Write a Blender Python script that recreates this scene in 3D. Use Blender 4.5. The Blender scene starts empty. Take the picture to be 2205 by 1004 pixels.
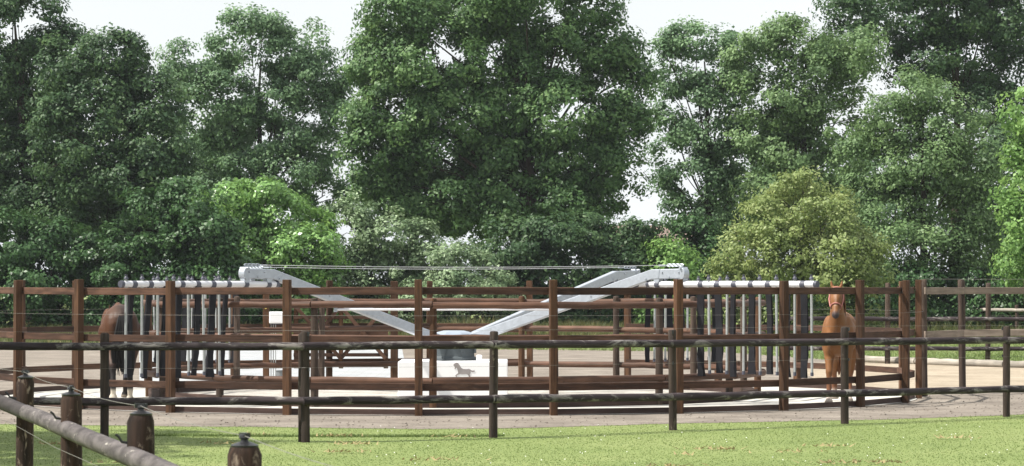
import bpy, bmesh, math, random
import numpy as np
from mathutils import Vector, Matrix

# ------------------------------------------------------------------ camera, world, sun, exposure
SC = bpy.context.scene
COL = SC.collection
F, CX, HY, CAMZ = 6800.0, 1102.5, 612.0, 2.0
cd = bpy.data.cameras.new('camera')
cd.sensor_width = 36.0
cd.lens = 36.0 * F / 2205.0
cd.shift_y = (HY - 502.0) / 2205.0
cd.clip_start, cd.clip_end = 0.5, 5000.0
cam = bpy.data.objects.new('camera', cd)
cam.location = (0, 0, CAMZ)
cam.rotation_euler = (math.pi / 2, 0, 0)
cd.dof.use_dof = True
cd.dof.focus_distance = 56.0
cd.dof.aperture_fstop = 16.0
COL.objects.link(cam)
SC.camera = cam

SUN = Vector((-1.0, -0.24, 1.42)).normalized()
elev = math.asin(SUN.z)
azim = math.atan2(SUN.x, SUN.y)
w = bpy.data.worlds.new('World')
SC.world = w
w.use_nodes = True
nt = w.node_tree
nt.nodes.clear()
sky = nt.nodes.new('ShaderNodeTexSky')
sky.sky_type = 'NISHITA'
sky.sun_disc = False
sky.sun_elevation = elev
sky.sun_rotation = azim
sky.dust_density = 3.0
sky.air_density = 1.2
tcw = nt.nodes.new('ShaderNodeTexCoord')
mpw = nt.nodes.new('ShaderNodeMapping')
mpw.inputs['Scale'].default_value = (1.0, 1.0, 2.6)
nzw = nt.nodes.new('ShaderNodeTexNoise')
nzw.inputs['Scale'].default_value = 3.0
nzw.inputs['Detail'].default_value = 7.0
rpw = nt.nodes.new('ShaderNodeMapRange')
rpw.inputs['From Min'].default_value = 0.3
rpw.inputs['From Max'].default_value = 0.62
rpw.inputs['To Min'].default_value = 0.80
rpw.inputs['To Max'].default_value = 1.0
mxw = nt.nodes.new('ShaderNodeMix')
mxw.data_type = 'RGBA'
mxw.inputs['B'].default_value = (6.35, 6.6, 6.75, 1)      # thin bright cloud veil
bgw = nt.nodes.new('ShaderNodeBackground')
bgw.inputs['Strength'].default_value = 0.10
ouw = nt.nodes.new('ShaderNodeOutputWorld')
nt.links.new(tcw.outputs['Generated'], mpw.inputs['Vector'])
nt.links.new(mpw.outputs['Vector'], nzw.inputs['Vector'])
nt.links.new(nzw.outputs['Fac'], rpw.inputs['Value'])
nt.links.new(rpw.outputs['Result'], mxw.inputs['Factor'])
nt.links.new(sky.outputs['Color'], mxw.inputs['A'])
nt.links.new(mxw.outputs['Result'], bgw.inputs['Color'])
nt.links.new(bgw.outputs['Background'], ouw.inputs['Surface'])

sl = bpy.data.lights.new('sun', 'SUN')
sl.energy = 5.0
sl.angle = math.radians(0.6)
sl.color = (1.0, 0.955, 0.88)
so = bpy.data.objects.new('sun', sl)
so.rotation_euler = (-SUN).to_track_quat('-Z', 'Y').to_euler()
so.location = (-40, 30, 60)
COL.objects.link(so)

vs = SC.view_settings
vs.view_transform = 'Standard'
vs.look = 'None'
vs.gamma = 1.0
vs.use_curve_mapping = False
vs.exposure = 0.70

random.seed(7)
RNG = np.random.default_rng(7)
PI = math.pi

# ------------------------------------------------------------------ helpers
def at(px, py, d):
    "point at distance d that the photograph shows at pixel (px, py)"
    return Vector(((px - CX) * d / F, d, CAMZ - (py - HY) * d / F))

def gnd(px, py, z=0.0):
    d = (CAMZ - z) * F / (py - HY)
    return Vector(((px - CX) * d / F, d, z))

def tag(o, label=None, cat=None, group=None, kind=None):
    if label: o['label'] = label
    if cat: o['category'] = cat
    if group: o['group'] = group
    if kind: o['kind'] = kind
    return o

def empty(name, loc=(0, 0, 0), rz=0.0, **k):
    o = bpy.data.objects.new(name, None)
    COL.objects.link(o)
    o.location = loc
    o.rotation_euler = (0, 0, rz)
    o.empty_display_size = 0.2
    return tag(o, **k)

def link(name, me, mat=None, parent=None, loc=None, rot=None):
    if mat is not None and not me.materials:
        me.materials.append(mat)
    o = bpy.data.objects.new(name, me)
    COL.objects.link(o)
    if parent is not None: o.parent = parent
    if loc is not None: o.location = loc
    if rot is not None: o.rotation_euler = rot
    return o

class G:
    "geometry collector"
    def __init__(s): s.v, s.f = [], []
    def add(s, v, f):
        n = len(s.v)
        s.v += [tuple(p) for p in v]
        s.f += [tuple(i + n for i in q) for q in f]
        return s
    def box(s, c, h, m=None):
        c = Vector(c); pts = []
        for x in (-1, 1):
            for y in (-1, 1):
                for z in (-1, 1):
                    p = Vector((x * h[0], y * h[1], z * h[2]))
                    if m is not None: p = m @ p
                    pts.append(c + p)
        return s.add(pts, [(0, 1, 3, 2), (4, 6, 7, 5), (0, 4, 5, 1), (2, 3, 7, 6), (0, 2, 6, 4), (1, 5, 7, 3)])
    def tube(s, pts, rad, seg=10, cap=True, ys=1.0, rough=0.0, rnd=random):
        pts = [Vector(p) for p in pts]
        if not hasattr(rad, '__len__'): rad = [rad] * len(pts)
        n = len(pts); vs_, fs = [], []
        up = None
        for i, p in enumerate(pts):
            t = (pts[min(i + 1, n - 1)] - pts[max(i - 1, 0)]).normalized()
            if up is None:
                a = Vector((0, 1, 0)) if abs(t.y) < 0.9 else Vector((1, 0, 0))
                up = a
            x = (up - t * up.dot(t))
            if x.length < 1e-4:
                x = Vector((0, 0, 1)) - t * t.z
            x.normalize(); up = x
            y = t.cross(x)
            for k in range(seg):
                a = 2 * PI * k / seg
                r = rad[i] * (1 + (rnd.uniform(-rough, rough) if rough else 0))
                vs_.append(p + x * (math.cos(a) * r * ys) + y * (math.sin(a) * r))
        for i in range(n - 1):
            for k in range(seg):
                a, b = i * seg + k, i * seg + (k + 1) % seg
                fs.append((a, b, b + seg, a + seg))
        if cap:
            fs.append(tuple(range(seg - 1, -1, -1)))
            fs.append(tuple((n - 1) * seg + k for k in range(seg)))
        return s.add(vs_, fs)
    def lathe(s, prof, seg=14, c=(0, 0, 0), rough=0.0, rnd=random):
        "prof: list of (r, z)"
        c = Vector(c); vs_, fs = [], []
        for (r, z) in prof:
            for k in range(seg):
                a = 2 * PI * k / seg
                q = r * (1 + (rnd.uniform(-rough, rough) if rough else 0))
                vs_.append(c + Vector((q * math.cos(a), q * math.sin(a), z)))
        n = len(prof)
        for i in range(n - 1):
            for k in range(seg):
                a, b = i * seg + k, i * seg + (k + 1) % seg
                fs.append((a, b, b + seg, a + seg))
        fs.append(tuple(range(seg - 1, -1, -1)))
        fs.append(tuple((n - 1) * seg + k for k in range(seg)))
        return s.add(vs_, fs)
    def prism(s, poly, y0, y1):
        "polygon in XZ extruded along Y"
        n = len(poly)
        v = [(x, y0, z) for x, z in poly] + [(x, y1, z) for x, z in poly]
        f = [tuple(range(n)), tuple(range(2 * n - 1, n - 1, -1))]
        f += [(i, i + n, (i + 1) % n + n, (i + 1) % n) for i in range(n)]
        return s.add(v, f)
    def ell(s, c, r, seg=14, rings=10, m=None):
        vs_, fs = [], []
        c = Vector(c)
        for i in range(1, rings):
            a = PI * i / rings
            for k in range(seg):
                b = 2 * PI * k / seg
                p = Vector((r[0] * math.sin(a) * math.cos(b), r[1] * math.sin(a) * math.sin(b), r[2] * math.cos(a)))
                if m is not None: p = m @ p
                vs_.append(c + p)
        top = Vector((0, 0, r[2])); bot = Vector((0, 0, -r[2]))
        if m is not None: top, bot = m @ top, m @ bot
        vs_ += [c + top, c + bot]
        T, B = len(vs_) - 2, len(vs_) - 1
        for i in range(rings - 2):
            for k in range(seg):
                a, b = i * seg + k, i * seg + (k + 1) % seg
                fs.append((a, a + seg, b + seg, b))
        for k in range(seg):
            fs.append((T, k, (k + 1) % seg))
            fs.append((B, (rings - 2) * seg + (k + 1) % seg, (rings - 2) * seg + k))
        return s.add(vs_, fs)
    def mesh(s, name, smooth=False, bevel=0.0, segs=1):
        me = bpy.data.meshes.new(name)
        me.from_pydata(s.v, [], s.f)
        bm = bmesh.new(); bm.from_mesh(me)
        bmesh.ops.recalc_face_normals(bm, faces=bm.faces)
        if bevel > 0:
            ed = [e for e in bm.edges if len(e.link_faces) == 2 and e.calc_face_angle(0) > 0.7]
            bmesh.ops.bevel(bm, geom=ed, offset=bevel, segments=segs, affect='EDGES', profile=0.6)
        bm.to_mesh(me); bm.free()
        if smooth:
            me.polygons.foreach_set('use_smooth', [True] * len(me.polygons))
            if hasattr(me, 'set_sharp_from_angle'):
                me.set_sharp_from_angle(angle=math.radians(48))
        me.update()
        return me
    def build(s, name, mat, parent=None, smooth=False, bevel=0.0, loc=None, rot=None, segs=1):
        return link(name, s.mesh(name, smooth, bevel, segs), mat, parent, loc, rot)

# ------------------------------------------------------------------ material helper
class MT:
    def __init__(s, name):
        s.m = bpy.data.materials.new(name); s.m.use_nodes = True
        s.t = s.m.node_tree; s.t.nodes.clear()
        s.out = s.n('OutputMaterial')
        s.b = s.n('BsdfPrincipled')
        s.l(s.b.outputs[0], s.out.inputs['Surface'])
    def n(s, t, **k):
        o = s.t.nodes.new('ShaderNode' + t)
        for a, b in k.items(): setattr(o, a, b)
        return o
    def l(s, a, b): s.t.links.new(a, b)
    def coord(s, scale=(1, 1, 1), kind='Object', rand=False):
        tc = s.n('TexCoord'); mp = s.n('Mapping')
        mp.inputs['Scale'].default_value = scale
        s.l(tc.outputs[kind], mp.inputs['Vector'])
        if rand:
            oi = s.n('ObjectInfo'); mu = s.n('Math', operation='MULTIPLY'); mu.inputs[1].default_value = 57.0
            s.l(oi.outputs['Random'], mu.inputs[0])
            s.l(mu.outputs[0], mp.inputs['Location'])
        return mp.outputs['Vector']
    def noise(s, vec, scale=1.0, detail=4.0, rough=0.55, dist=0.0):
        o = s.n('TexNoise')
        o.inputs['Scale'].default_value = scale
        o.inputs['Detail'].default_value = detail
        o.inputs['Roughness'].default_value = rough
        o.inputs['Distortion'].default_value = dist
        s.l(vec, o.inputs['Vector'])
        return o.outputs['Fac']
    def ramp(s, fac, stops):
        o = s.n('ValToRGB')
        el = o.color_ramp.elements
        while len(el) < len(stops): el.new(0.5)
        for e, (p, c) in zip(el, stops):
            e.position = p
            e.color = (c[0], c[1], c[2], 1) if hasattr(c, '__len__') else (c, c, c, 1)
        s.l(fac, o.inputs['Fac'])
        return o.outputs['Color']
    def mix(s, fac, a, b, mode='MIX'):
        o = s.n('Mix', data_type='RGBA', blend_type=mode)
        for sock, v in (('Factor', fac), ('A', a), ('B', b)):
            i = [x for x in o.inputs if x.name == sock and (x.type == 'RGBA' or sock == 'Factor')][0]
            if hasattr(v, 'is_output'): s.l(v, i)
            elif hasattr(v, '__len__'): i.default_value = (v[0], v[1], v[2], 1)
            else: i.default_value = v
        return [x for x in o.outputs if x.type == 'RGBA'][0]
    def base(s, c):
        if hasattr(c, 'is_output'): s.l(c, s.b.inputs['Base Color'])
        else: s.b.inputs['Base Color'].default_value = (c[0], c[1], c[2], 1)
    def set(s, **k):
        for a, v in k.items():
            s.b.inputs[a.replace('_', ' ')].default_value = v
        return s
    def bump(s, h, strength=0.3, dist=0.01):
        o = s.n('Bump')
        o.inputs['Strength'].default_value = strength
        o.inputs['Distance'].default_value = dist
        s.l(h, o.inputs['Height'])
        s.l(o.outputs['Normal'], s.b.inputs['Normal'])

def plain(name, c, rough=0.6, metal=0.0, var=0.12, scale=6.0, spec=0.5):
    m = MT(name)
    v = m.coord((1, 1, 1), 'Object', True)
    f = m.noise(v, scale, 5)
    lo = [x * (1 - var) for x in c]; hi = [min(1, x * (1 + var)) for x in c]
    m.base(m.ramp(f, [(0.3, lo), (0.7, hi)]))
    m.set(Roughness=rough, Metallic=metal)
    m.b.inputs['Specular IOR Level'].default_value = spec
    return m.m

def wood(name, dark, light, axis, grain=26.0, patch=None, patch_lo=0.60, patch_hi=0.72, patch_scale=7.0, upward=False, rough=0.8, gloss_var=0.25, stretch=0.07):
    "wood with grain along the object's own axis; optional weathered patch colour"
    m = MT(name)
    sc = [1.0, 1.0, 1.0]; sc['XYZ'.index(axis)] = stretch
    v = m.coord(sc, 'Object', True)
    f = m.noise(v, grain, 6, 0.62, 0.4)
    c = m.ramp(f, [(0.30, dark), (0.52, [(a + b) / 2 for a, b in zip(dark, light)]), (0.74, light)])
    # whole piece lighter or darker, and slow blotches
    oi = m.n('ObjectInfo'); mr = m.n('MapRange')
    mr.inputs['To Min'].default_value = 1 - gloss_var; mr.inputs['To Max'].default_value = 1 + gloss_var
    m.l(oi.outputs['Random'], mr.inputs['Value'])
    hs = m.n('HueSaturation'); m.l(mr.outputs['Result'], hs.inputs['Value']); m.l(c, hs.inputs['Color'])
    c = hs.outputs['Color']
    v2 = m.coord((1, 1, 1), 'Object', True)
    b = m.noise(v2, 3.2, 4)
    c = m.mix(m.ramp(b, [(0.35, 0.0), (0.75, 0.45)]), c, [x * 0.55 for x in dark])
    # knots
    vo = m.n('TexVoronoi'); vo.inputs['Scale'].default_value = 2.6; m.l(v2, vo.inputs['Vector'])
    c = m.mix(m.ramp(vo.outputs['Distance'], [(0.0, 0.75), (0.085, 0.0)]), c, [x * 0.3 for x in dark])
    if patch:
        s2 = [1.0, 1.0, 1.0]; s2['XYZ'.index(axis)] = 0.35
        pv = m.coord(s2, 'Object', True)
        p = m.noise(pv, patch_scale, 5, 0.7, 0.6)
        c = m.mix(m.ramp(p, [(patch_lo, 0.0), (patch_hi, 1.0)]), c, patch)
    m.base(c)
    m.set(Roughness=rough)
    m.b.inputs['Specular IOR Level'].default_value = 0.2
    m.bump(f, 0.5, 0.012)
    return m.m

RED_D, RED_L = (0.029, 0.0160, 0.0105), (0.122, 0.064, 0.042)
M = {}
M['board'] = wood('brown stained board', RED_D, RED_L, 'X', 22, gloss_var=.4, patch=(0.155, 0.090, 0.060), patch_lo=.58, patch_hi=.85, patch_scale=3)
M['post'] = wood('brown stained post', (0.034, 0.018, 0.010), (0.150, 0.076, 0.040), 'Z', 22, gloss_var=.35)
M['pole_red'] = wood('brown stained round pole', (0.042, 0.022, 0.014), (0.165, 0.086, 0.056), 'X', 16, rough=0.6)
M['post_dark'] = wood('weathered dark post', (0.030, 0.022, 0.018), (0.115, 0.080, 0.060), 'Z', 20)
M['kerb'] = wood('stained kerb plank', (0.030, 0.019, 0.016), (0.095, 0.060, 0.050), 'X', 18)
M['old_pole'] = wood('weathered creosoted pole', (0.014, 0.010, 0.012), (0.060, 0.045, 0.048), 'X', 18, patch=(0.28, 0.26, 0.24), patch_lo=0.52, patch_hi=0.70, patch_scale=7)
M['old_post'] = wood('weathered creosoted post', (0.018, 0.013, 0.011), (0.080, 0.058, 0.046), 'Z', 18, patch=(0.20, 0.17, 0.13), patch_lo=0.60, patch_hi=0.72, patch_scale=8)
M['near_post'] = wood('split dark post', (0.008, 0.005, 0.004), (0.060, 0.034, 0.024), 'Z', 34, patch=(0.23, 0.18, 0.14), patch_lo=0.57, patch_hi=0.68, patch_scale=26, stretch=0.05)
M['near_pole'] = wood('bleached purple grey pole', (0.040, 0.034, 0.034), (0.175, 0.155, 0.150), 'X', 16, patch=(0.40, 0.375, 0.33), patch_lo=0.60, patch_hi=0.68, patch_scale=11, stretch=0.25)
M['near_pole_dark'] = wood('dark end pole', (0.014, 0.012, 0.012), (0.065, 0.055, 0.054), 'X', 16, patch=(0.22, 0.20, 0.19), patch_lo=0.63, patch_hi=0.72, patch_scale=9, stretch=0.25)
M['pale_board'] = wood('bleached pale board', (0.19, 0.145, 0.115), (0.42, 0.335, 0.27), 'X', 20)
M['pale_log'] = wood('bleached grey log', (0.20, 0.18, 0.155), (0.44, 0.40, 0.34), 'X', 16)

def galvanised(name, c=(0.43, 0.465, 0.52), metal=0.45, rough=0.48):
    m = MT(name)
    v = m.coord((1, 1, 1), 'Object', True)
    vo = m.n('TexVoronoi'); vo.inputs['Scale'].default_value = 22; m.l(v, vo.inputs['Vector'])
    sep = m.n('SeparateColor'); m.l(vo.outputs['Color'], sep.inputs[0])
    n2 = m.noise(v, 2.5, 4)
    a = m.ramp(sep.outputs[0], [(0, [x * 0.86 for x in c]), (1, c)])
    m.base(m.mix(m.ramp(n2, [(0.45, 0), (0.8, 0.5)]), a, [x * 0.72 for x in c]))
    m.set(Roughness=rough, Metallic=metal)
    return m.m
M['galv'] = galvanised('galvanised steel')
M['rod'] = galvanised('zinc rod', (0.38, 0.40, 0.40), 0.3, 0.5)
M['white_pipe'] = plain('white plastic pipe', (0.66, 0.655, 0.69), 0.28, 0, 0.05)
M['clamp'] = plain('dark grey plastic clamp', (0.060, 0.062, 0.085), 0.5)
M['rubber'] = plain('black rubber flap', (0.014, 0.014, 0.017), 0.85, 0, 0.35, 3.0, 0.15)
M['white_panel'] = plain('white painted panel', (0.86, 0.86, 0.87), 0.42, 0, 0.03, 1.5)
M['housing'] = plain('grey hub housing', (0.050, 0.062, 0.068), 0.5, 0, 0.12)
M['lid'] = plain('grey blue hub lid', (0.26, 0.30, 0.36), 0.30, 0, 0.08)
M['emblem'] = plain('grey emblem print', (0.27, 0.245, 0.24), 0.6)
M['wire'] = plain('thin pale fence wire', (0.20, 0.19, 0.17), 0.5, 0.2)
M['steel_cable'] = plain('steel cable', (0.40, 0.41, 0.42), 0.45, 0.3)
M['black'] = plain('black plastic', (0.015, 0.015, 0.017), 0.4)
M['yellow'] = plain('yellow insulator', (0.62, 0.50, 0.12), 0.45)
M['hoof'] = plain('hoof horn', (0.09, 0.075, 0.06), 0.5)
M['halter'] = plain('pink red halter webbing', (0.42, 0.17, 0.15), 0.8)
M['eye'] = plain('dark eye', (0.012, 0.008, 0.006), 0.08)
M['bark'] = wood('tree bark', (0.020, 0.015, 0.011), (0.075, 0.056, 0.042), 'Z', 9, stretch=0.25)
M['roof'] = plain('brown roof tile', (0.19, 0.135, 0.115), 0.8, 0, 0.3, 8)
M['brick'] = plain('pale brick wall', (0.36, 0.24, 0.19), 0.85, 0, 0.25, 9)
M['glass'] = plain('window glass', (0.04, 0.05, 0.06), 0.06)
M['bucket'] = plain('grey bucket', (0.20, 0.215, 0.23), 0.5)

# ------------------------------------------------------------------ ground sheets
def ground_mat(name, stops, s1=0.6, s2=14.0, rough=0.9, bump=0.4, bd=0.02, fleck=None, fleck_scale=30, fleck_w=(0.0, 0.12)):
    m = MT(name)
    v = m.coord((1, 1, 1), 'Object')
    a = m.noise(v, s1, 6, 0.6)
    b = m.noise(v, s2, 6, 0.7)
    mx = m.n('Mix'); mx.data_type = 'FLOAT'
    mx.inputs['Factor'].default_value = 0.45
    m.l(a, mx.inputs['A']); m.l(b, mx.inputs['B'])
    c = m.ramp(mx.outputs['Result'], stops)
    if fleck:
        vo = m.n('TexVoronoi'); vo.inputs['Scale'].default_value = fleck_scale; m.l(v, vo.inputs['Vector'])
        c = m.mix(m.ramp(vo.outputs['Distance'], [(fleck_w[0], 0.45), (fleck_w[1], 0.0)]), c, fleck)
    m.base(c)
    m.set(Roughness=rough)
    m.b.inputs['Specular IOR Level'].default_value = 0.15
    m.bump(b, bump, bd)
    return m.m

GR = [(0.32, (0.114, 0.153, 0.048)), (0.5, (0.162, 0.204, 0.068)), (0.68, (0.215, 0.242, 0.098))]
M['grass_ground'] = ground_mat('meadow ground', GR, 0.35, 9)
M['sand'] = ground_mat('brown riding sand', [(0.36, (0.140, 0.119, 0.099)), (0.5, (0.220, 0.190, 0.160)), (0.64, (0.310, 0.273, 0.231))], 0.9, 12, bump=1.0, bd=0.05, fleck=(0.075, 0.052, 0.042), fleck_scale=7.0, fleck_w=(0.02, 0.13))
M['sand_pale'] = ground_mat('pale yellow sand', [(0.33, (0.22, 0.18, 0.13)), (0.5, (0.35, 0.292, 0.22)), (0.66, (0.46, 0.39, 0.30))], 0.8, 8, bump=1.0, bd=0.06, fleck=(0.24, 0.18, 0.12), fleck_scale=3.5, fleck_w=(0.04, 0.20))
M['concrete'] = ground_mat('pale concrete', [(0.3, (0.40, 0.385, 0.35)), (0.7, (0.54, 0.52, 0.48))], 0.5, 6, rough=0.8, bump=0.1, fleck=(0.36, 0.32, 0.27), fleck_scale=5, fleck_w=(0.0, 0.10))
M['gravel'] = ground_mat('pale gravel', [(0.38, (0.30, 0.27, 0.23)), (0.62, (0.60, 0.575, 0.53))], 2.0, 22, bump=1.0, bd=0.05, fleck=(0.10, 0.08, 0.06), fleck_scale=6, fleck_w=(0.03, 0.19))

def paving_mat():
    m = MT('pale block paving')
    v = m.coord((1, 1, 1), 'Object')
    br = m.n('TexBrick')
    br.inputs['Scale'].default_value = 1.0
    br.inputs['Brick Width'].default_value = 0.42
    br.inputs['Row Height'].default_value = 0.42
    br.inputs['Mortar Size'].default_value = 0.012
    br.inputs['Color1'].default_value = (0.27, 0.285, 0.30, 1)
    br.inputs['Color2'].default_value = (0.35, 0.365, 0.38, 1)
    br.inputs['Mortar'].default_value = (0.24, 0.24, 0.24, 1)
    m.l(v, br.inputs['Vector'])
    n = m.noise(v, 1.2, 6)
    m.base(m.mix(m.ramp(n, [(0.4, 0), (0.75, 0.5)]), br.outputs['Color'], (0.30, 0.29, 0.27)))
    m.set(Roughness=0.8)
    return m.m
M['paving'] = paving_mat()

def sheet(name, pts, z, mat, kind='structure'):
    me = bpy.data.meshes.new(name)
    me.from_pydata([(p[0], p[1], z) for p in pts], [], [tuple(range(len(pts)))])
    o = link(name, me, mat)
    o['kind'] = kind
    return o

sheet('ground', [(-1500, -60), (1500, -60), (1500, 3000), (-1500, 3000)], 0.0, M['grass_ground'])

RC = Vector(((977 - CX) * 56.0 / F, 56.0, 0.0))      # centre of the walker
R_OUT, R_IN = 8.18, 5.38

# front edge of the sand, taken where grass starts in the photograph
EDGE_PX = [(-700, 915), (0, 914), (230, 917), (420, 919), (640, 921), (900, 925), (1150, 922), (1400, 914), (1640, 909), (1850, 905), (2050, 899), (2205, 893), (2700, 880)]
EDGE = [gnd(a, b) for a, b in EDGE_PX]
# smooth + jitter the edge
edge = []
for i in range(len(EDGE) - 1):
    for k in range(14):
        t = k / 14
        p = EDGE[i].lerp(EDGE[i + 1], t)
        edge.append((p.x, p.y + random.uniform(-0.05, 0.05) + 0.05 * math.sin(p.x * 3.1)))
edge.append((EDGE[-1].x, EDGE[-1].y))
EX = np.array([e[0] for e in edge]); EY = np.array([e[1] for e in edge])
back_l, back_r = gnd(-700, 745), gnd(1900, 752)
sand_pts = edge + [(gnd(2700, 800).x, gnd(2700, 795).y), (gnd(2205, 792).x, gnd(2205, 792).y), (gnd(1960, 782).x, gnd(1960, 782).y), (gnd(1700, 765).x, gnd(1700, 765).y), (back_r.x - 3, back_r.y), (back_l.x, back_l.y)]
sheet('sand_yard', sand_pts, 0.004, M['sand'])
pv = [gnd(*p) for p in [(300, 826), (880, 826), (866, 752), (560, 744), (-500, 732), (-500, 745), (300, 750)]]
sheet('paved_driveway', [(p.x, p.y) for p in pv], 0.008, M['paving'])
ps = [gnd(*p) for p in [(1880, 842), (1985, 846), (2100, 838), (2400, 834), (2400, 797), (2205, 793), (1960, 783), (1800, 778), (1700, 790), (1750, 815)]]
sheet('pale_sand_arena', [(p.x, p.y) for p in ps], 0.008, M['sand_pale'])

def ring_mesh(name, r0, r1, z, seg=120):
    v, f = [], []
    for k in range(seg):
        a = 2 * PI * k / seg
        for r in (r0, r1):
            v.append((RC.x + r * math.cos(a), RC.y + r * math.sin(a), z))
    for k in range(seg):
        a, b = 2 * k, 2 * ((k + 1) % seg)
        f.append((a, a + 1, b + 1, b))
    me = bpy.data.meshes.new(name); me.from_pydata(v, [], f)
    return me
o = link('walker_track', ring_mesh('walker_track', R_IN - 0.05, R_OUT - 0.03, 0.014), M['concrete']); o['kind'] = 'structure'
ins = [(RC.x + (R_IN - 0.06) * math.cos(2 * PI * k / 90), RC.y + (R_IN - 0.06) * math.sin(2 * PI * k / 90)) for k in range(90)]
sheet('gravel_circle', ins, 0.018, M['gravel'])

# ------------------------------------------------------------------ leaf, blade materials
def leaf_mat(name, stops, trans=0.32, rough=0.5, spec=0.28, tcol=None):
    m = MT(name)
    at_ = m.n('Attribute', attribute_name='tone')
    c = m.ramp(at_.outputs['Fac'], stops)
    m.base(c); m.set(Roughness=rough)
    m.b.inputs['Specular IOR Level'].default_value = spec
    tr = m.n('BsdfTranslucent')
    hs = m.n('HueSaturation'); hs.inputs['Value'].default_value = 1.5; hs.inputs['Hue'].default_value = 0.485
    m.l(c, hs.inputs['Color']); m.l(hs.outputs['Color'], tr.inputs['Color'])
    ms = m.n('MixShader'); ms.inputs[0].default_value = trans
    m.l(m.b.outputs[0], ms.inputs[1]); m.l(tr.outputs[0], ms.inputs[2])
    m.l(ms.outputs[0], m.out.inputs['Surface'])
    return m.m
def shades(a, b, c): return [(0.0, a), (0.5, b), (1.0, c)]
LM = {
 'oak':    leaf_mat('oak leaves', shades((0.046, 0.096, 0.037), (0.098, 0.185, 0.064), (0.184, 0.290, 0.109))),
 'dark':   leaf_mat('dark leaves', shades((0.028, 0.061, 0.028), (0.056, 0.111, 0.044), (0.110, 0.181, 0.070))),  # dark foliage green, deepened further to stand for shaded understory
 'airy':   leaf_mat('grey green leaves', shades((0.067, 0.123, 0.065), (0.130, 0.222, 0.107), (0.232, 0.347, 0.179))),
 'fresh':  leaf_mat('fresh green leaves', shades((0.091, 0.178, 0.048), (0.172, 0.307, 0.086), (0.298, 0.457, 0.151)), 0.35),
 'yellow': leaf_mat('yellow green leaves', shades((0.115, 0.164, 0.047), (0.223, 0.288, 0.099), (0.358, 0.406, 0.184)), 0.35),
 'pale':   leaf_mat('silvery green leaves', shades((0.083, 0.139, 0.067), (0.172, 0.248, 0.123), (0.457, 0.562, 0.366)), 0.25),
 'hedge':  leaf_mat('hedge leaves', shades((0.022, 0.053, 0.018), (0.044, 0.101, 0.032), (0.089, 0.168, 0.058)), 0.2, 0.42),  # hedge green darkened in the colour for the shade the bushes lie in
 'laurel': leaf_mat('glossy laurel leaves', shades((0.084, 0.174, 0.046), (0.166, 0.311, 0.083), (0.302, 0.480, 0.158)), 0.25, 0.33, 0.55),
 'olive':  leaf_mat('mid green leaves', shades((0.073, 0.132, 0.052), (0.138, 0.224, 0.089), (0.229, 0.335, 0.146))),
}

def quads_mesh(name, V, tone, k=4):
    "V: (n,k,3) array of leaf corners; tone: (n,)"
    n = V.shape[0]
    me = bpy.data.meshes.new(name)
    me.vertices.add(n * k); me.loops.add(n * k); me.polygons.add(n)
    me.vertices.foreach_set('co', V.reshape(-1).astype(np.float32))
    me.loops.foreach_set('vertex_index', np.arange(n * k, dtype=np.int32))
    me.polygons.foreach_set('loop_start', np.arange(0, n * k, k, dtype=np.int32))
    me.polygons.foreach_set('loop_total', np.full(n, k, dtype=np.int32))
    at_ = me.attributes.new('tone', 'FLOAT', 'POINT')
    at_.data.foreach_set('value', np.repeat(tone, k).astype(np.float32))
    me.update(calc_edges=True)
    return me

def unit(a): return a / np.maximum(np.linalg.norm(a, axis=-1, keepdims=True), 1e-6)

def leaves_at(rng, centres, out, clump_r, per, size, up=0.40, rnd=0.55, flat=0.7):
    "leaf quads in clumps round the given centres"
    m = len(centres)
    C = np.repeat(centres, per, 0); O = np.repeat(out, per, 0)
    cr = np.repeat(clump_r, per)[:, None]
    d = unit(rng.normal(size=(m * per, 3)))
    rad = rng.uniform(0.25, 1.0, (m * per, 1)) ** 0.6
    off = d * rad * cr
    off[:, 2] *= flat
    P = C + off
    N = unit(1.0 * O + 0.55 * d + np.array([0, 0, up]) + rnd * rng.normal(size=(m * per, 3)))
    A = unit(np.cross(N, rng.normal(size=(m * per, 3))))
    B = np.cross(N, A)
    s = size * rng.uniform(0.6, 1.35, (m * per, 1))
    a, b = A * s * 0.62, B * s * 0.40
    V = np.stack([P - a, P + b + N * s * 0.10, P + a, P - b + N * s * 0.10], 1)
    base = np.repeat(rng.uniform(0.15, 0.75, m), per)
    tone = np.clip(base + rng.normal(0, 0.17, m * per), 0, 1)
    return V, tone

def foliage_points(rng, lobes, dens, shell=0.55):
    "clump centres: every mass carries smaller rounded boughs, leaf clumps sit on the outside of the boughs"
    cs, os_ = [], []
    L = [(np.array(c), np.array(r)) for c, r in lobes]
    for c, r in L:
        area = 4 * PI * ((r[0] * r[1]) ** 1.6 / 3 + (r[0] * r[2]) ** 1.6 / 3 + (r[1] * r[2]) ** 1.6 / 3) ** (1 / 1.6)
        n = max(6, int(area * dens))
        nb = int(rng.integers(19, 26))
        bd = unit(rng.normal(size=(nb, 3)))
        bc = c + bd * r * rng.uniform(0.50, 0.80, (nb, 1))
        br = rng.uniform(0.28, 0.48, nb)[:, None] * r
        which = rng.integers(0, nb, n)
        d = unit(rng.normal(size=(n, 3)) + 0.75 * bd[which] + np.array([0, 0, 0.35]))
        u = rng.uniform(shell, 1.0, (n, 1)) ** 0.6
        cs.append(bc[which] + d * u * br[which] + rng.normal(0, 0.05, (n, 3)) * r)
        os_.append(unit(d + 0.3 * bd[which]))
    P = np.concatenate(cs); O = np.concatenate(os_)
    inside = np.zeros(len(P), int)
    for c, r in L:
        inside += (np.sum(((P - c) / r) ** 2, 1) < 0.20)
    k = (inside == 0) & (P[:, 2] > 0.12)
    return P[k], O[k]

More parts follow.
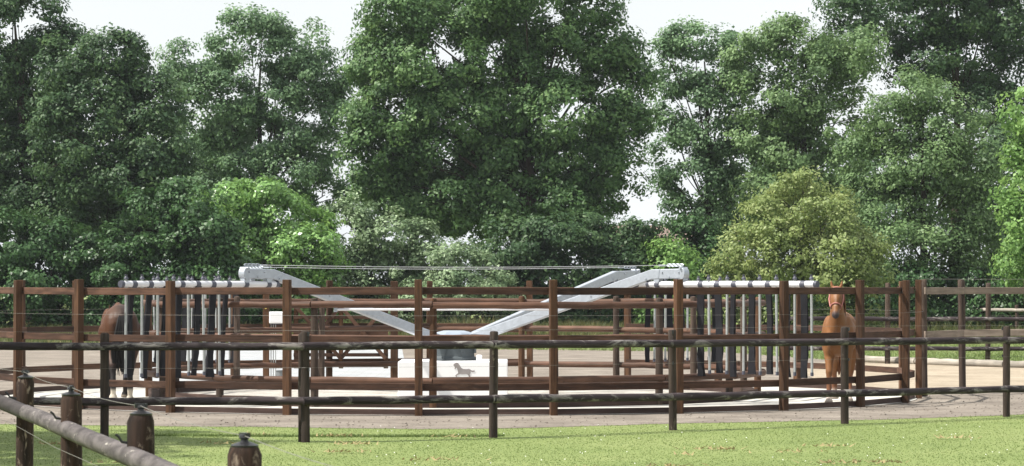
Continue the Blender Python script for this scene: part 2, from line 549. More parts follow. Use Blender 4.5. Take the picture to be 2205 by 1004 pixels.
def tree(name, label, d, base_px, lobes_px, kind, dens=1.5, per=48, size=0.17, clump=0.55, cat='tree', trunk_r=0.28, depth=0.85, shell=0.6, limbs=26, seed=1, group=None, trunk_lean=0.0, droop=0.0, bark=True, subs=40, base_z=0.0, flat=0.7):
    """lobes_px: (x, y, rx, ry) of crown masses as sized at the tree's own distance d; each mass is a real ellipsoid with depth"""
    rng = np.random.default_rng(seed); rd = random.Random(seed)
    s = d / F
    base = Vector(((base_px - CX) * s, d, base_z))
    lobes = []
    for L in lobes_px:
        x, y, rx, ry = L[:4]
        dy = L[4] if len(L) > 4 else rd.uniform(-0.45, 0.45) * rx * s
        c = Vector(((x - CX) * s, d + dy, CAMZ - (y - HY) * s)) - base
        lobes.append((tuple(c), (rx * s, max(rx, 0.6 * ry) * s * depth, ry * s)))
    root = empty(name, base)
    tag(root, label, cat, group)
    size = size * 0.74; per = int(per * 1.95); dens = dens * 1.5
    if cat in ('bush', 'sapling'):
        xs = [L[0] for L in lobes_px]; ge = HY + CAMZ * F / d
        for x in np.arange(min(xs), max(xs) + 1, 70.0):
            c = Vector(((x - CX) * s, d - .3, CAMZ - (ge - 34 - HY) * s)) - base
            lobes.append((tuple(c), (62 * s, 50 * s, 46 * s)))
    P, O = foliage_points(rng, lobes, dens, shell)
    cr = clump * rng.uniform(0.6, 1.35, len(P))
    V, tone = leaves_at(rng, P, O, cr, per, size, flat=flat)
    me = quads_mesh('crown', V, tone)
    link('crown', me, LM[kind], root)
    # trunk with limbs reaching into the masses
    if bark:
        g = G()
        top = max(c[2] for c, r in lobes)
        cxm = sum(c[0] * r[0] for c, r in lobes) / sum(r[0] for c, r in lobes)
        n = 9
        tp = []
        for i in range(n):
            t = i / (n - 1)
            tp.append(Vector((cxm * 0.7 * t * t + trunk_lean * t + rd.uniform(-.07, .07) * (i > 0), rd.uniform(-.12, .12) * (i > 0), -0.1 + top * 0.94 * t)))
        rr = [trunk_r * (1.35 if i == 0 else 1) * (1 - 0.88 * (i / (n - 1)) ** 0.9) for i in range(n)]
        g.tube(tp, rr, 9, rough=0.06, rnd=rd)
        g.build('trunk', M['bark'], root, smooth=True)
        lg = G()
        idx = [rd.randrange(len(P)) for _ in range(subs)]
        targets = [Vector(c) for c, r in lobes][:limbs]
        ends = []
        for q in targets:
            t0 = min(0.82, max(0.16, (q.z / max(top, .1)) * 0.62))
            k = t0 * (n - 1); i = int(k)
            p0 = tp[i].lerp(tp[min(i + 1, n - 1)], k - i)
            mid = p0.lerp(q, 0.5) + Vector((rd.uniform(-.3, .3), rd.uniform(-.3, .3), 0.10 * (q - p0).length))
            r0 = max(0.025, trunk_r * (1 - t0) * 0.36)
            lg.tube([p0, p0.lerp(mid, .5) + Vector((0, 0, .05)), mid, mid.lerp(q, .55), q], [r0, r0 * .85, r0 * .65, r0 * .45, r0 * .25], 6, cap=False, rough=.05, rnd=rd)
            ends.append((mid, q, r0 * .4))
        for i in idx:
            q = Vector(P[i])
            m0, e0, r0 = min(ends, key=lambda e: (e[1] - q).length)
            a = m0.lerp(e0, rd.uniform(.2, .95))
            mid = a.lerp(q, .5) + Vector((rd.uniform(-.15, .15), rd.uniform(-.15, .15), rd.uniform(0, .2)))
            lg.tube([a, mid, q], [r0 * .6 + .008, r0 * .4 + .008, .012], 4, cap=False)
        lg.build('limbs', M['bark'], root, smooth=True)
    return root


# ------------------------------------------------------------------ the horse walker enclosure
def arc_pt(r, a, z=0.0):
    "a = angle from the camera-facing side of the ring, growing to the right"
    return Vector((RC.x + r * math.sin(a), RC.y - r * math.cos(a), z))

NOUT, A0 = 25, math.radians(-2.65)
STEP = 2 * PI / NOUT
outer = empty('ring_fence', RC, label='tall brown board fence forming the outer ring around the horse walker', cat='fence')
post_me = []
for k in range(4):
    g = G(); rd = random.Random(40 + k)
    hgt = 2.07 + rd.uniform(-.02, .02)
    g.box((0, 0, hgt / 2 - 0.1), (0.057, 0.057, hgt / 2 + 0.1))
    me = g.mesh('post', smooth=False, bevel=0.010, segs=2)
    me.materials.append(M['post']); post_me.append(me)
def chord_board(r, step, h, t, me_name, mat, extra=0.0, rnd=False):
    L = 2 * r * math.sin(step / 2) + extra
    g = G().box((0, 0, 0), (L / 2, t / 2, h / 2))
    me = g.mesh(me_name, bevel=0.006); me.materials.append(mat)
    return me
r_board = R_OUT - 0.085
board_me = chord_board(r_board, STEP, 0.110, 0.036, 'rail', M['board'], -0.004)
kerb_me = chord_board(R_OUT - 0.085, STEP, 0.11, 0.04, 'kerb_plank', M['kerb'], -0.004)
for i in range(NOUT):
    a = A0 + i * STEP
    p = arc_pt(R_OUT, a) - RC
    link('post', post_me[i % 4], None, outer, p, (random.uniform(-.006, .006), random.uniform(-.006, .006), a + random.uniform(-.03, .03)))
    am = a + STEP / 2
    gate_bay = (i == 11)
    rm = r_board * math.cos(STEP / 2)
    for z in (1.887, 1.155, 0.435):
        if gate_bay and z < 1.8: continue
        q = arc_pt(rm, am, z + random.uniform(-.008, .008)) - RC
        link('rail', board_me, None, outer, q, (random.uniform(-.02, .02), random.uniform(-.004, .004), am))
    q = arc_pt(rm, am, 0.045) - RC
    link('kerb_plank', kerb_me, None, outer, q, (0, 0, am))
# electric wire on the outer ring
for z in (1.52,):
    g = G(); pts = [arc_pt(R_OUT + 0.075, A0 + i * STEP, z) - RC for i in range(NOUT)]
    g.tube(pts + [pts[0]], 0.0016, 4)
    g.build('wire', M['wire'], outer)

NIN, B0 = 17, math.radians(-2.5)
STI = 2 * PI / NIN
inner = empty('ring_fence', RC, label='lower round pole fence forming the inner ring round the hub', cat='fence')
ipost = []
for k in range(3):
    rd = random.Random(60 + k); g = G()
    g.lathe([(.062, -.1), (.064, .3), (.060, 1.0), (.059, 1.70), (.060, 1.735), (.05, 1.765), (.02, 1.775)], 12, rough=.03, rnd=rd)
    me = g.mesh('post', True); me.materials.append(M['post_dark'] if k else M['post']); ipost.append(me)
Lr = 2 * (R_IN + .10) * math.sin(STI / 2)
ipole = []
for k in range(3):
    rd = random.Random(70 + k); g = G()
    n = 7
    g.tube([(-Lr / 2 + Lr * j / (n - 1), 0, rd.uniform(-.006, .006)) for j in range(n)], [.056 * rd.uniform(.94, 1.06) for j in range(n)], 12, rough=.02, rnd=rd)
    me = g.mesh('pole', True); me.materials.append(M['pole_red']); ipole.append(me)
ikerb = chord_board(R_IN, STI, 0.16, 0.045, 'kerb_plank', M['kerb'], -.004)
for i in range(NIN):
    a = B0 + i * STI
    link('post', ipost[(i * 2 + i // 3) % 3], None, inner, arc_pt(R_IN, a) - RC, (random.uniform(-.008, .008), random.uniform(-.008, .008), random.uniform(0, 6)))
    am = a + STI / 2
    rm = (R_IN + .10) * math.cos(STI / 2)
    for z in (1.665, 1.13, .455):
        link('pole', ipole[random.randrange(3)], None, inner, arc_pt(rm, am, z + random.uniform(-.01, .01)) - RC, (random.uniform(0, 6), random.uniform(-.004, .004), am))
    link('kerb_plank', ikerb, None, inner, arc_pt((R_IN) * math.cos(STI / 2) - 0.0, am, .085) - RC, (0, 0, am))

# ------------------------------------------------------------------ walker machine: base, hub, arms
walker = empty('horse_walker', RC, label='galvanised four-armed horse walker on a white plinth with grey hub', cat='horse walker')
g = G(); g.box((0, 0, .325), (.955, .955, .325))
base = g.build('plinth', M['white_panel'], walker, bevel=.012)
G().lathe([(.045, .65), (.045, .72), (.05, .725), (.05, .76), (.02, .765)], 12, (.46, -.8, 0)).build('vent_cap', M['white_panel'], base, smooth=True)
# emblem: trotting horse facing left
E = [(-.205, .112), (-.196, .135), (-.172, .150), (-.150, .168), (-.135, .158), (-.120, .165), (-.105, .140), (-.080, .105), (-.058, .066), (-.02, .045), (.04, .040), (.085, .046), (.110, .040), (.135, .018), (.160, .012), (.185, .018), (.205, .010), (.195, -.006), (.165, -.014), (.135, -.008), (.122, .005), (.122, -.03), (.108, -.062), (.118, -.095), (.095, -.128), (.078, -.160), (.055, -.160), (.066, -.140), (.080, -.112), (.086, -.092), (.066, -.062), (.040, -.052), (-.03, -.055), (-.075, -.052), (-.10, -.060), (-.128, -.070), (-.148, -.086), (-.128, -.118), (-.118, -.150), (-.098, -.155), (-.102, -.166), (-.135, -.163), (-.146, -.118), (-.168, -.082), (-.140, -.052), (-.115, -.035), (-.120, 0.0), (-.130, .035), (-.138, .070), (-.158, .060), (-.168, .040), (-.182, .045), (-.178, .075), (-.185, .098)]
def flat_poly(name, poly, y, mat, parent, c=(0, 0), sc=1.0, thick=.004):
    bm = bmesh.new()
    vsx = [bm.verts.new((c[0] + x * sc, y, c[1] + z * sc)) for x, z in poly]
    f = bm.faces.new(vsx)
    r = bmesh.ops.extrude_face_region(bm, geom=[f])
    for v_ in r['geom']:
        if isinstance(v_, bmesh.types.BMVert): v_.co.y -= thick
    bmesh.ops.recalc_face_normals(bm, faces=bm.faces)
    bmesh.ops.triangulate(bm, faces=bm.faces)
    me = bpy.data.meshes.new(name); bm.to_mesh(me); bm.free()
    return link(name, me, mat, parent)
flat_poly('emblem', E, -.9565, M['emblem'], base, (.20, .480), .92)
# second forelock / raised ear strokes over the emblem's head
# housing
g = G()
oct_ = lambda r, z: [(r * math.cos(PI / 8 + k * PI / 4), r * math.sin(PI / 8 + k * PI / 4), z) for k in range(8)]
def loft(g, rings):
    n = len(rings[0]); v = [p for r in rings for p in r]; f = []
    for i in range(len(rings) - 1):
        for k in range(n):
            a, b = i * n + k, i * n + (k + 1) % n
            f.append((a, b, b + n, a + n))
    f.append(tuple(range(n - 1, -1, -1))); f.append(tuple((len(rings) - 1) * n + k for k in range(n)))
    return g.add(v, f)
loft(g, [oct_(.43, .652), oct_(.43, .70), oct_(.395, .72), oct_(.385, 1.03)])
hub = g.build('hub_housing', M['housing'], walker, bevel=.008)
g = G()
for k in range(8):
    a = PI / 8 + k * PI / 4
    p = Vector((.408 * math.cos(a), .408 * math.sin(a), .88))
    g.box(p, (.012, .03, .10), Matrix.Rotation(a, 3, 'Z'))
    g.box((.40 * math.cos(a + .3), .40 * math.sin(a + .3), .985), (.02, .05, .012), Matrix.Rotation(a + .3, 3, 'Z'))
g.build('rib', M['housing'], hub)
g = G()
loft(g, [oct_(.40, 1.035), oct_(.415, 1.06), oct_(.40, 1.10), oct_(.33, 1.145), oct_(.20, 1.175), oct_(.06, 1.18)])
g.build('hub_lid', M['lid'], walker, bevel=.006)

ALPHA = math.radians(41.0)
ARM_A = [-ALPHA, PI / 2 - ALPHA, PI - ALPHA, 3 * PI / 2 - ALPHA]     # math angles about the hub: near right, far right, far left, near left
def beam_profile(pts, hw, hh):
    "box beam along a polyline in the XZ plane"
    vs_, fs = [], []
    n = len(pts)
    for i, (x, z) in enumerate(pts):
        a = Vector(pts[max(i - 1, 0)]); b = Vector(pts[min(i + 1, n - 1)]); t = (b - a).normalized()
        if 0 < i < n - 1:
            t1 = (Vector(pts[i]) - Vector(pts[i - 1])).normalized(); t2 = (Vector(pts[i + 1]) - Vector(pts[i])).normalized()
            t = (t1 + t2).normalized(); k = 1 / max(.5, t.dot(t1))
        else: k = 1
        nx, nz = -t.y, t.x
        for (sy, sn) in ((-1, -1), (1, -1), (1, 1), (-1, 1)):
            vs_.append((x + nx * hh * sn * k, hw * sy, z + nz * hh * sn * k))
    for i in range(n - 1):
        for k in range(4):
            a, b = i * 4 + k, i * 4 + (k + 1) % 4
            fs.append((a, b, b + 4, a + 4))
    fs += [(3, 2, 1, 0), tuple((n - 1) * 4 + k for k in range(4))]
    return vs_, fs
TIP = 5.17; BEND = 4.52; ZT = 2.165
arm_g = G(); arm_g.add(*beam_profile([(.30, 1.00), (BEND, ZT), (TIP, ZT + .012)], .060, .080))
arm_me = arm_g.mesh('arm', bevel=.008); arm_me.materials.append(M['galv'])
pl = G()
# rounded end plate
prof = [(TIP + .0 + .060 * math.cos(t), ZT + .008 + .094 * math.sin(t)) for t in [(-PI / 2) + PI * k / 10 for k in range(11)]] + [(TIP - .04, ZT + .102), (TIP - .04, ZT - .086)]
pl.prism(prof, -.070, .070)
plate_me = pl.mesh('end_plate', bevel=.006); plate_me.materials.append(M['galv'])
tb = G()
for k in range(4):
    x = TIP - .06 - k * .085
    tb.tube([(x + .05 * math.cos(t), .0, ZT + .150 + .018 * math.sin(t)) for t in [2 * PI * j / 10 for j in range(11)]], .011, 6, cap=False)
tb.box((TIP - .46, 0, ZT + .148), (.07, .014, .014))
tb.tube([(TIP - .02, -.1, ZT + .10), (TIP - .02, .1, ZT + .10)], .02, 8)
shack_me = tb.mesh('shackle', True); shack_me.materials.append(M['galv'])
bolt = G(); bolt.tube([(0, -.078, 0), (0, .078, 0)], .014, 8)
bolt_me = bolt.mesh('bolt', True); bolt_me.materials.append(M['galv'])
hang = G()
for x in (5.14, 4.62):
    hang.tube([(x, 0, ZT - .085), (x, 0, 2.06)], .022, 8)
    hang.tube([(x, -.05, 2.075), (x, .05, 2.075)], .062, 12)
hang.box((4.80, 0, 2.10), (.14, .04, .012))
hang_me = hang.mesh('hanger', True); hang_me.materials.append(M['galv'])
for a in ARM_A:
    ar = link('arm', arm_me, None, walker, None, (0, 0, a))
    link('end_plate', plate_me, None, ar); link('shackle', shack_me, None, ar); [link('bolt', bolt_me, None, ar, (x, 0, z)) for x, z in ((4.75, 2.2), (4.9, 2.12), (5.1, 2.2), (4.4, 2.09), (3.2, 1.80), (2.9, 1.68))]; link('hanger', hang_me, None, ar)
tips = [Vector((math.cos(a) * (TIP - .4), math.sin(a) * (TIP - .4), ZT + .15)) for a in ARM_A]
for i, j in ((0, 3), (1, 2)):
    n = 12
    G().tube([tips[i].lerp(tips[j], t / n) - Vector((0, 0, .035 * math.sin(PI * t / n))) for t in range(n + 1)], .0060, 6).build('cable', M['steel_cable'], walker)
q = [Vector((math.cos(a) * r_, math.sin(a) * r_, 1.565)) for a, r_ in ((ARM_A[0], 2.4), (ARM_A[3], 3.0))]
G().tube([q[0], q[1]], .021, 8).build('spreader_rod', M['white_pipe'], walker)
for v_ in q:
    G().box(v_ + Vector((0, 0, .05)), (.03, .03, .09)).build('rod_bracket', M['galv'], walker, bevel=.004)

# ------------------------------------------------------------------ dividing gates hanging from the arms
ROD = G()
ROD.tube([(0, 0, .56), (0, 0, 2.10)], .021, 8)
rod_me = ROD.mesh('rod', True); rod_me.materials.append(M['rod'])
cp = G(); cp.tube([(0, 0, .515), (0, 0, .575)], .027, 8)
foot_me = cp.mesh('rod_foot', True); foot_me.materials.append(M['clamp'])
cp = G(); cp.tube([(0, 0, 2.075), (0, 0, 2.10), (0, 0, 2.125), (0, 0, 2.135), (0, 0, 2.155)], [.036, .036, .016, .022, .022], 8)
cap_me = cp.mesh('rod_cap', True); cap_me.materials.append(M['clamp'])
def flap_mesh(seed):
    rd = random.Random(seed); n = 9
    v, f = [], []
    wv = rd.uniform(-.03, .03); lean = rd.uniform(-.03, .03)
    for i in range(n):
        t = i / (n - 1); z = 1.96 - 1.46 * t
        y = wv * math.sin(PI * t) + lean * t
        hw = .062 + .004 * math.sin(5 * t + seed)
        for (sx, sy) in ((-1, -1), (1, -1), (1, 1), (-1, 1)):
            v.append((sx * hw + .02 * t * rd.uniform(-1, 1), y + sy * .011 + .012 * sx * sy * math.sin(3 * t), z))
    for i in range(n - 1):
        for k in range(4):
            a, b = i * 4 + k, i * 4 + (k + 1) % 4
            f.append((a, b, b + 4, a + 4))
    f += [(3, 2, 1, 0), tuple((n - 1) * 4 + k for k in range(4))]
    g = G().add(v, f); me = g.mesh('rubber_flap', True); me.materials.append(M['rubber'])
    return me
flaps = [flap_mesh(k) for k in range(5)]
cl = G(); cl.tube([(-.045, 0, 1.994), (.045, 0, 1.994)], .060, 12); cl.box((0, 0, 1.945), (.03, .035, .03))
clamp_me = cl.mesh('clamp', True); clamp_me.materials.append(M['clamp'])
pg = G(); pg.tube([(4.45, 0, 2.0), (7.83, 0, 2.0)], .052, 12)
pipe_me = pg.mesh('top_pipe', True); pipe_me.materials.append(M['white_pipe'])
ends = G(); ends.tube([(-.03, 0, 2.0), (.03, 0, 2.0)], .056, 12)
end_me = ends.mesh('pipe_end', True); end_me.materials.append(M['clamp'])
glabels = ['hanging rod and black flap divider gate ahead of the chestnut horse', 'far divider gate of rods and flaps seen beyond the right-hand arms', 'far divider gate of rods and flaps half hidden behind the left gate', 'hanging rod and black flap divider gate behind the bay horse']
for gi, a in enumerate(ARM_A):
    gt = empty('divider_gate', RC, a, label=glabels[gi], cat='gate', group='divider gates hanging from the walker arms')
    pp = link('top_pipe', pipe_me, None, gt)
    link('pipe_end', end_me, None, pp, (7.86, 0, 0)); link('pipe_end', end_me, None, pp, (4.42, 0, 0))
    for k in range(7):
        x = 7.78 - k * .345
        rj = (random.uniform(-.012, .012), random.uniform(-.012, .012), 0)
        r_ = link('rod', rod_me, None, gt, (x, 0, 0), rj)
        link('rod_cap', cap_me, None, r_); link('rod_foot', foot_me, None, r_)
        x2 = x - .172
        tl = {0: .0, 1: .0, 2: .05, 3: .055}[gi] + random.uniform(-.015, .015)
        fl = link('rubber_flap', flaps[(k + gi) % 5], None, gt)
        fl.rotation_euler = (random.uniform(-.02, .02), -tl, random.uniform(-.3, .3))
        fl.location = (x2 + math.sin(tl) * 1.95, 0, random.uniform(-.03, .03))
        link('clamp', clamp_me, None, gt, (x2, 0, 0))
    for x in (5.14, 4.62):
        link('clamp', clamp_me, None, gt, (x, 0, 0))

# ------------------------------------------------------------------ front pasture fence
def round_post_mesh(name, h, r, seed, mat, seg=12, chamfer=.018, rough=.045):
    rd = random.Random(seed); g = G()
    pr = [(r * 1.03, -.15)] + [(r * rd.uniform(.96, 1.04), h * t) for t in (.1, .3, .5, .7, .88)] + [(r, h - chamfer), (r * .82, h), (r * .3, h + .004)]
    g.lathe(pr, seg, rough=rough, rnd=rd)
    me = g.mesh(name, True); me.materials.append(mat); return me
def pole_between(name, a, b, r, seed, mat, parent, org, seg=12, n=9, rough=.03, sag=0.0, r2=None, wob=1.0):
    rd = random.Random(seed); a, b = Vector(a), Vector(b); L = (b - a).length
    g = G()
    pts = [(L * j / (n - 1), wob * rd.uniform(-.008, .008), wob * rd.uniform(-.010, .010) - sag * math.sin(PI * j / (n - 1))) for j in range(n)]
    rr = [(r + ((r2 or r) - r) * j / (n - 1)) * (1 + wob * rd.uniform(-.05, .05)) for j in range(n)]
    g.tube(pts, rr, seg, rough=rough, rnd=rd)
    o = g.build(name, mat, parent, smooth=True)
    o.location = a - org
    o.rotation_euler = (b - a).to_track_quat('X', 'Z').to_euler()
    return o
fp_px = [(-200, 41.0), (225, 40.6), (658, 39.9), (1062, 41.1), (1449, 43.2), (1819, 45.2), (2167, 47.6), (2520, 50.0)]
fp = [Vector(((x - CX) * d / F, d, 0)) for x, d in fp_px]
ff = empty('pasture_fence', fp[2], label='weathered dark round pole fence running across the front lawn', cat='fence')
zt = [1.20, 1.20, 1.215, 1.215, 1.19, 1.175, 1.155, 1.14]; zb = [.50, .49, .53, .51, .46, .44, .42, .40]
hp = [1.37, 1.37, 1.40, 1.385, 1.375, 1.385, 1.36, 1.36]
for i, p in enumerate(fp):
    me = round_post_mesh('post', hp[i], .056, 90 + i, M['old_post'])
    po = link('post', me, None, ff, p - fp[2], (random.uniform(-.012, .012), random.uniform(-.012, .012), random.uniform(0, 6)))
    gi_ = G(); gi_.box((0, -.06, hp[i] - .03), (.012, .015, .025)); gi_.box((.0, -.06, .92), (.012, .012, .02))
    gi_.build('insulator', M['black'], po)
me = round_post_mesh('post', 1.37, .045, 190, M['old_post'])
link('post', me, None, ff, Vector((-.055, .11, 0)))
up = Vector((0, -.10, 0))
for i in range(len(fp) - 1):
    for lv, zz in (('t', zt), ('b', zb)):
        dv = (fp[i + 1] - fp[i]).normalized() * .10
        a = fp[i] + up + Vector((0, 0, zz[i])) - dv * .3; b = fp[i + 1] + up + Vector((0, 0, zz[i + 1])) + dv * .3
        if i % 2: a.y += .006; b.y += .006
        pole_between('rail', a, b, .053, 200 + i * 2 + (lv == 't'), M['old_pole'], ff, fp[2], r2=.050, wob=.45, rough=.02)
for zz in (0.0, -.47):
    g = G(); pts = []
    for i in range(len(fp)):
        pts.append(fp[i] - fp[2] + Vector((0, -.075, hp[i] + .015 + zz)))
    g.tube(pts, .0014, 4); g.build('wire', M['wire'], ff)

# ------------------------------------------------------------------ near left fence coming towards the camera
np_px = [(-95, 22.9, 775), (50, 20.6, 803), (154, 17.4, 838), (302, 14.75, 878), (525, 11.8, 943), (860, 9.3, 1045)]
npp = [Vector(((x - CX) * d / F, d, CAMZ - (y - HY) * d / F)) for x, d, y in np_px]
org = Vector((npp[1].x, npp[1].y, 0))
nf = empty('paddock_fence', org, label='dark split posts with black caps and bleached pole in the left foreground', cat='fence')
capg = G()
capg.lathe([(.052, 0), (.054, .008), (.030, .018), (.016, .022), (.014, .030), (.022, .036), (.020, .046), (.008, .052)], 14)
capg.box((.0, 0, .045), (.030, .010, .010))
cap2 = capg.mesh('post_cap', True); cap2.materials.append(M['black'])
for i, p in enumerate(npp):
    h = p.z - .035
    r = .054 + .003 * i
    me = round_post_mesh('post', h, r, 300 + i, M['near_post'], 18, .03, .035)
    po = link('post', me, None, nf, Vector((p.x, p.y, 0)) - org, (random.uniform(-.01, .01), random.uniform(-.01, .01), random.uniform(0, 6)))
    link('post_cap', cap2, None, po, (0, 0, h - .001))
    hk = G(); a = 2.9
    hk.tube([(-.05, 0, h - .13), (-.085, -.01, h - .125), (-.10, -.01, h - .10), (-.115, -.01, h - .09)], .007, 6)
    ho = hk.build('insulator_hook', M['wire'] if i == 4 else M['black'], nf, smooth=True)
    ho.location = Vector((p.x, p.y, 0)) - org
off = Vector((-.035, -.125, 0))
zr = [1.29, 1.205, 1.205, 1.20, 1.19, 1.18]
rail_pts = [Vector((p.x, p.y, z)) + off for p, z in zip(npp, zr)]
J = rail_pts[1].lerp(rail_pts[2], .28)
pole_between('rail', rail_pts[0], J, .046, 330, M['near_pole_dark'], nf, org, 16, 6, .02, wob=.3)
dirn = (rail_pts[5] - J).normalized()
pole_between('rail', J - dirn * .02, rail_pts[5], .0475, 331, M['near_pole'], nf, org, 18, 14, .020, r2=.050, wob=.25)
g = G(); pts = [Vector((p.x, p.y, p.z + .008)) - org for p in npp]; pts[0].z += .0
fine = []
for i in range(len(pts) - 1):
    for k in range(6):
        t = k / 6; fine.append(pts[i].lerp(pts[i + 1], t) - Vector((0, 0, .015 * math.sin(PI * t))))
g.tube(fine + [pts[-1]], .0014, 5); g.build('wire', M['wire'], nf)
g = G().tube([p - Vector((0.09, 0, .33)) for p in pts], .0012, 5); g.build('wire', M['wire'], nf)

# ------------------------------------------------------------------ fences, gate and box behind the ring
def back_fence(label, posts, ph, r, rails, pole_r, mat_post, mat_rail, board=False, seed=0, wires=()):
    p0 = posts[0]
    f_ = empty('paddock_fence', p0, label=label, cat='fence')
    for i, p in enumerate(posts):
        me = round_post_mesh('post', ph, r, seed + i, mat_post, 10)
        link('post', me, None, f_, p - p0, (random.uniform(-.015, .015), random.uniform(-.015, .015), random.uniform(0, 6)))
    for i in range(len(posts) - 1):
        for j, z in enumerate(rails):
            a, b = posts[i] + Vector((0, -r - pole_r * .6, z)), posts[i + 1] + Vector((0, -r - pole_r * .6, z))
            if board:
                L = (b - a).length; rd = random.Random(seed * 7 + i * 3 + j)
                me = G().box((L / 2, 0, 0), (L / 2 + .0, .018, .062)).mesh('rail', bevel=.005); me.materials.append(mat_rail)
                o = link('rail', me, None, f_, a - p0); o.rotation_euler = (b - a).to_track_quat('X', 'Z').to_euler()
                o.rotation_euler.y += rd.uniform(-.004, .004)
            else:
                pole_between('rail', a, b, pole_r, seed + 50 + i * 4 + j, mat_rail, f_, p0, 9, 6, .03)
    for z in wires:
        G().tube([p - p0 + Vector((0, -r - .03, z)) for p in posts], .003, 4).build('wire', M['wire'], f_)
    return f_
def P(px, d): return Vector(((px - CX) * d / F, d, 0))
back_fence('pale bleached board fence leaving the right end of the ring', [P(1990, 56.2), P(2073, 57.9), P(2215, 58.8), P(2345, 59.7)], 2.08, .064, (1.88, 1.10), .03, M['post_dark'], M['pale_board'], True, 400, (2.09,))
back_fence('dark two-pole paddock fence behind the right end of the ring', [P(1690, 79.5), P(1911, 79), P(2127, 78.6), P(2345, 78)], 2.03, .065, (1.13, .39), .055, M['post_dark'], M['old_pole'], False, 430)
back_fence('far low pole fence under the trees at the far right', [P(1960, 124), P(2040, 122), P(2115, 120), P(2190, 118), P(2270, 116)], 1.22, .07, (1.02,), .07, M['post_dark'], M['pale_log'], False, 460, (.82,))
# timber edging of the pale arena
p_ = [gnd(1860, 781), gnd(1975, 785), gnd(2075, 789), gnd(2165, 792), gnd(2320, 796)]
te = empty('timber_edging', p_[0], label='grey bleached logs lying along the far edge of the pale sand', cat='edging')
for i in range(4):
    a, b = p_[i] + Vector((0, 0, .08)), p_[i + 1] + Vector((0, 0, .08))
    pole_between('log', a, b - (b - a) * .012, .095, 480 + i, M['pale_log'], te, p_[0], 10, 7, .05)

# braced wooden gate in the far left of the ring
GD = 63.6
gl, gr = P(632, GD), P(836, GD)
W = (gr - gl).x
gate = empty('braced_gate', gl, label='brown wooden gate with two crossed braces at the far left of the ring', cat='gate')
def bar(name, x0, z0, x1, z1, w_, t_, y=0.0):
    a, b = Vector((x0, y, z0)), Vector((x1, y, z1)); L = (b - a).length
    me = G().box((L / 2, 0, 0), (L / 2, t_ / 2, w_ / 2)).mesh(name, bevel=.004); me.materials.append(M['board'])
    o = link(name, me, None, gate, a); o.rotation_euler = (0, -math.atan2(z1 - z0, x1 - x0), 0); return o
for z in (1.60, 1.33, 1.0, .575, .38):
    bar('rail', 0, z, W, z, .10 if z in (1.0, .38, 1.60) else .07, .035)
for x in (.05, W / 2, W - .05):
    me = G().box((0, 0, .98), (.045, .03, .68)).mesh('stile', bevel=.006); me.materials.append(M['post']); link('stile', me, None, gate, (x, .04, 0))
for k, (x0, x1) in enumerate(((.05, W / 2), (W / 2, W - .05))):
    bar('brace', x0, .50, x1, 1.55, .075, .028, -.035); bar('brace', x0, 1.55, x1, .50, .075, .028, -.066)
g = G().box((0, 0, 1.0), (.075, .075, 1.06)); 
for x in (-.12, W + .12):
    me = G().box((0, 0, .98), (.075, .075, 1.08)).mesh('gate_post', bevel=.01); me.materials.append(M['post']); link('gate_post', me, None, gate, (x, .05, 0))
# control box on its post
cbp = P(573, 62.4)
cb = empty('control_box', cbp, label='white control box on a brown post left of the braced gate', cat='control box')
me = G().box((0, 0, .9), (.06, .06, .98)).mesh('post', bevel=.008); me.materials.append(M['post']); link('post', me, None, cb)
me = G().box((.22, -.05, 1.34), (.15, .075, .115)).mesh('housing', bevel=.01); me.materials.append(M['white_panel']); hb = link('housing', me, None, cb)
G().box((.22, -.132, 1.34), (.135, .006, .10)).build('door', M['white_panel'], hb, bevel=.003)
G().box((.22, -.05, 1.215), (.11, .05, .012)).build('cable_gland', M['clamp'], hb)
for k in range(3):
    G().tube([(.10 + k * .045, -.03, .02), (.10 + k * .045, -.03, 1.22)], .009, 8).build('conduit', M['rod'], cb, smooth=True)
for z in (1.53, 1.13):
    G().tube([(0, -.06, z), (0, -.11, z)], .022, 8).build('insulator', M['yellow'], cb)
bk = P(607, 63.0)
bo = empty('bucket', bk, label='small grey bucket on the ground below the white control box', cat='bucket')
g = G().lathe([(.095, 0), (.10, .01), (.125, .26), (.135, .265), (.135, .28), (.118, .28), (.10, .05)], 16); g.build('pail', M['bucket'], bo, smooth=True)
G().tube([(.13 * math.cos(t), -.02, .27 + .10 * math.sin(t)) for t in [PI * k / 10 for k in range(11)]], .005, 5, cap=False).build('handle', M['wire'], bo)


# ------------------------------------------------------------------ horses
def limb(g, pts, rad, seg=12, ys=1.0):
    "chain of tapered tubes with round joints"
    for i in range(len(pts) - 1):
        a, b = Vector(pts[i]), Vector(pts[i + 1])
        n = 4
        g.tube([a.lerp(b, t / n) for t in range(n + 1)], [rad[i] + (rad[i + 1] - rad[i]) * t / n for t in range(n + 1)], seg, ys=ys)
    for p, r in zip(pts, rad):
        g.ell(p, (r, r * ys if ys < 1 else r, r), 10, 8)
def horse_coat(name, cols):
    m = MT(name)
    a = m.n('Attribute', attribute_name='coat')
    v = m.coord((1, 1, 1), 'Object')
    n = m.noise(v, 4.5, 6, .65)
    hs = m.n('HueSaturation')
    mr = m.n('MapRange'); mr.inputs['To Min'].default_value = .55; mr.inputs['To Max'].default_value = 1.4
    m.l(n, mr.inputs['Value']); m.l(mr.outputs['Result'], hs.inputs['Value']); m.l(a.outputs['Color'], hs.inputs['Color'])
    m.base(hs.outputs['Color']); m.set(Roughness=.55)
    m.b.inputs['Specular IOR Level'].default_value = .22
    n2 = m.noise(m.coord((40, 40, 40), 'Object'), 1.0, 3)
    m.bump(n2, .12, .004)
    return m.m
def sm(x, a, b):
    t = np.clip((x - a) / (b - a), 0, 1); return t * t * (3 - 2 * t)

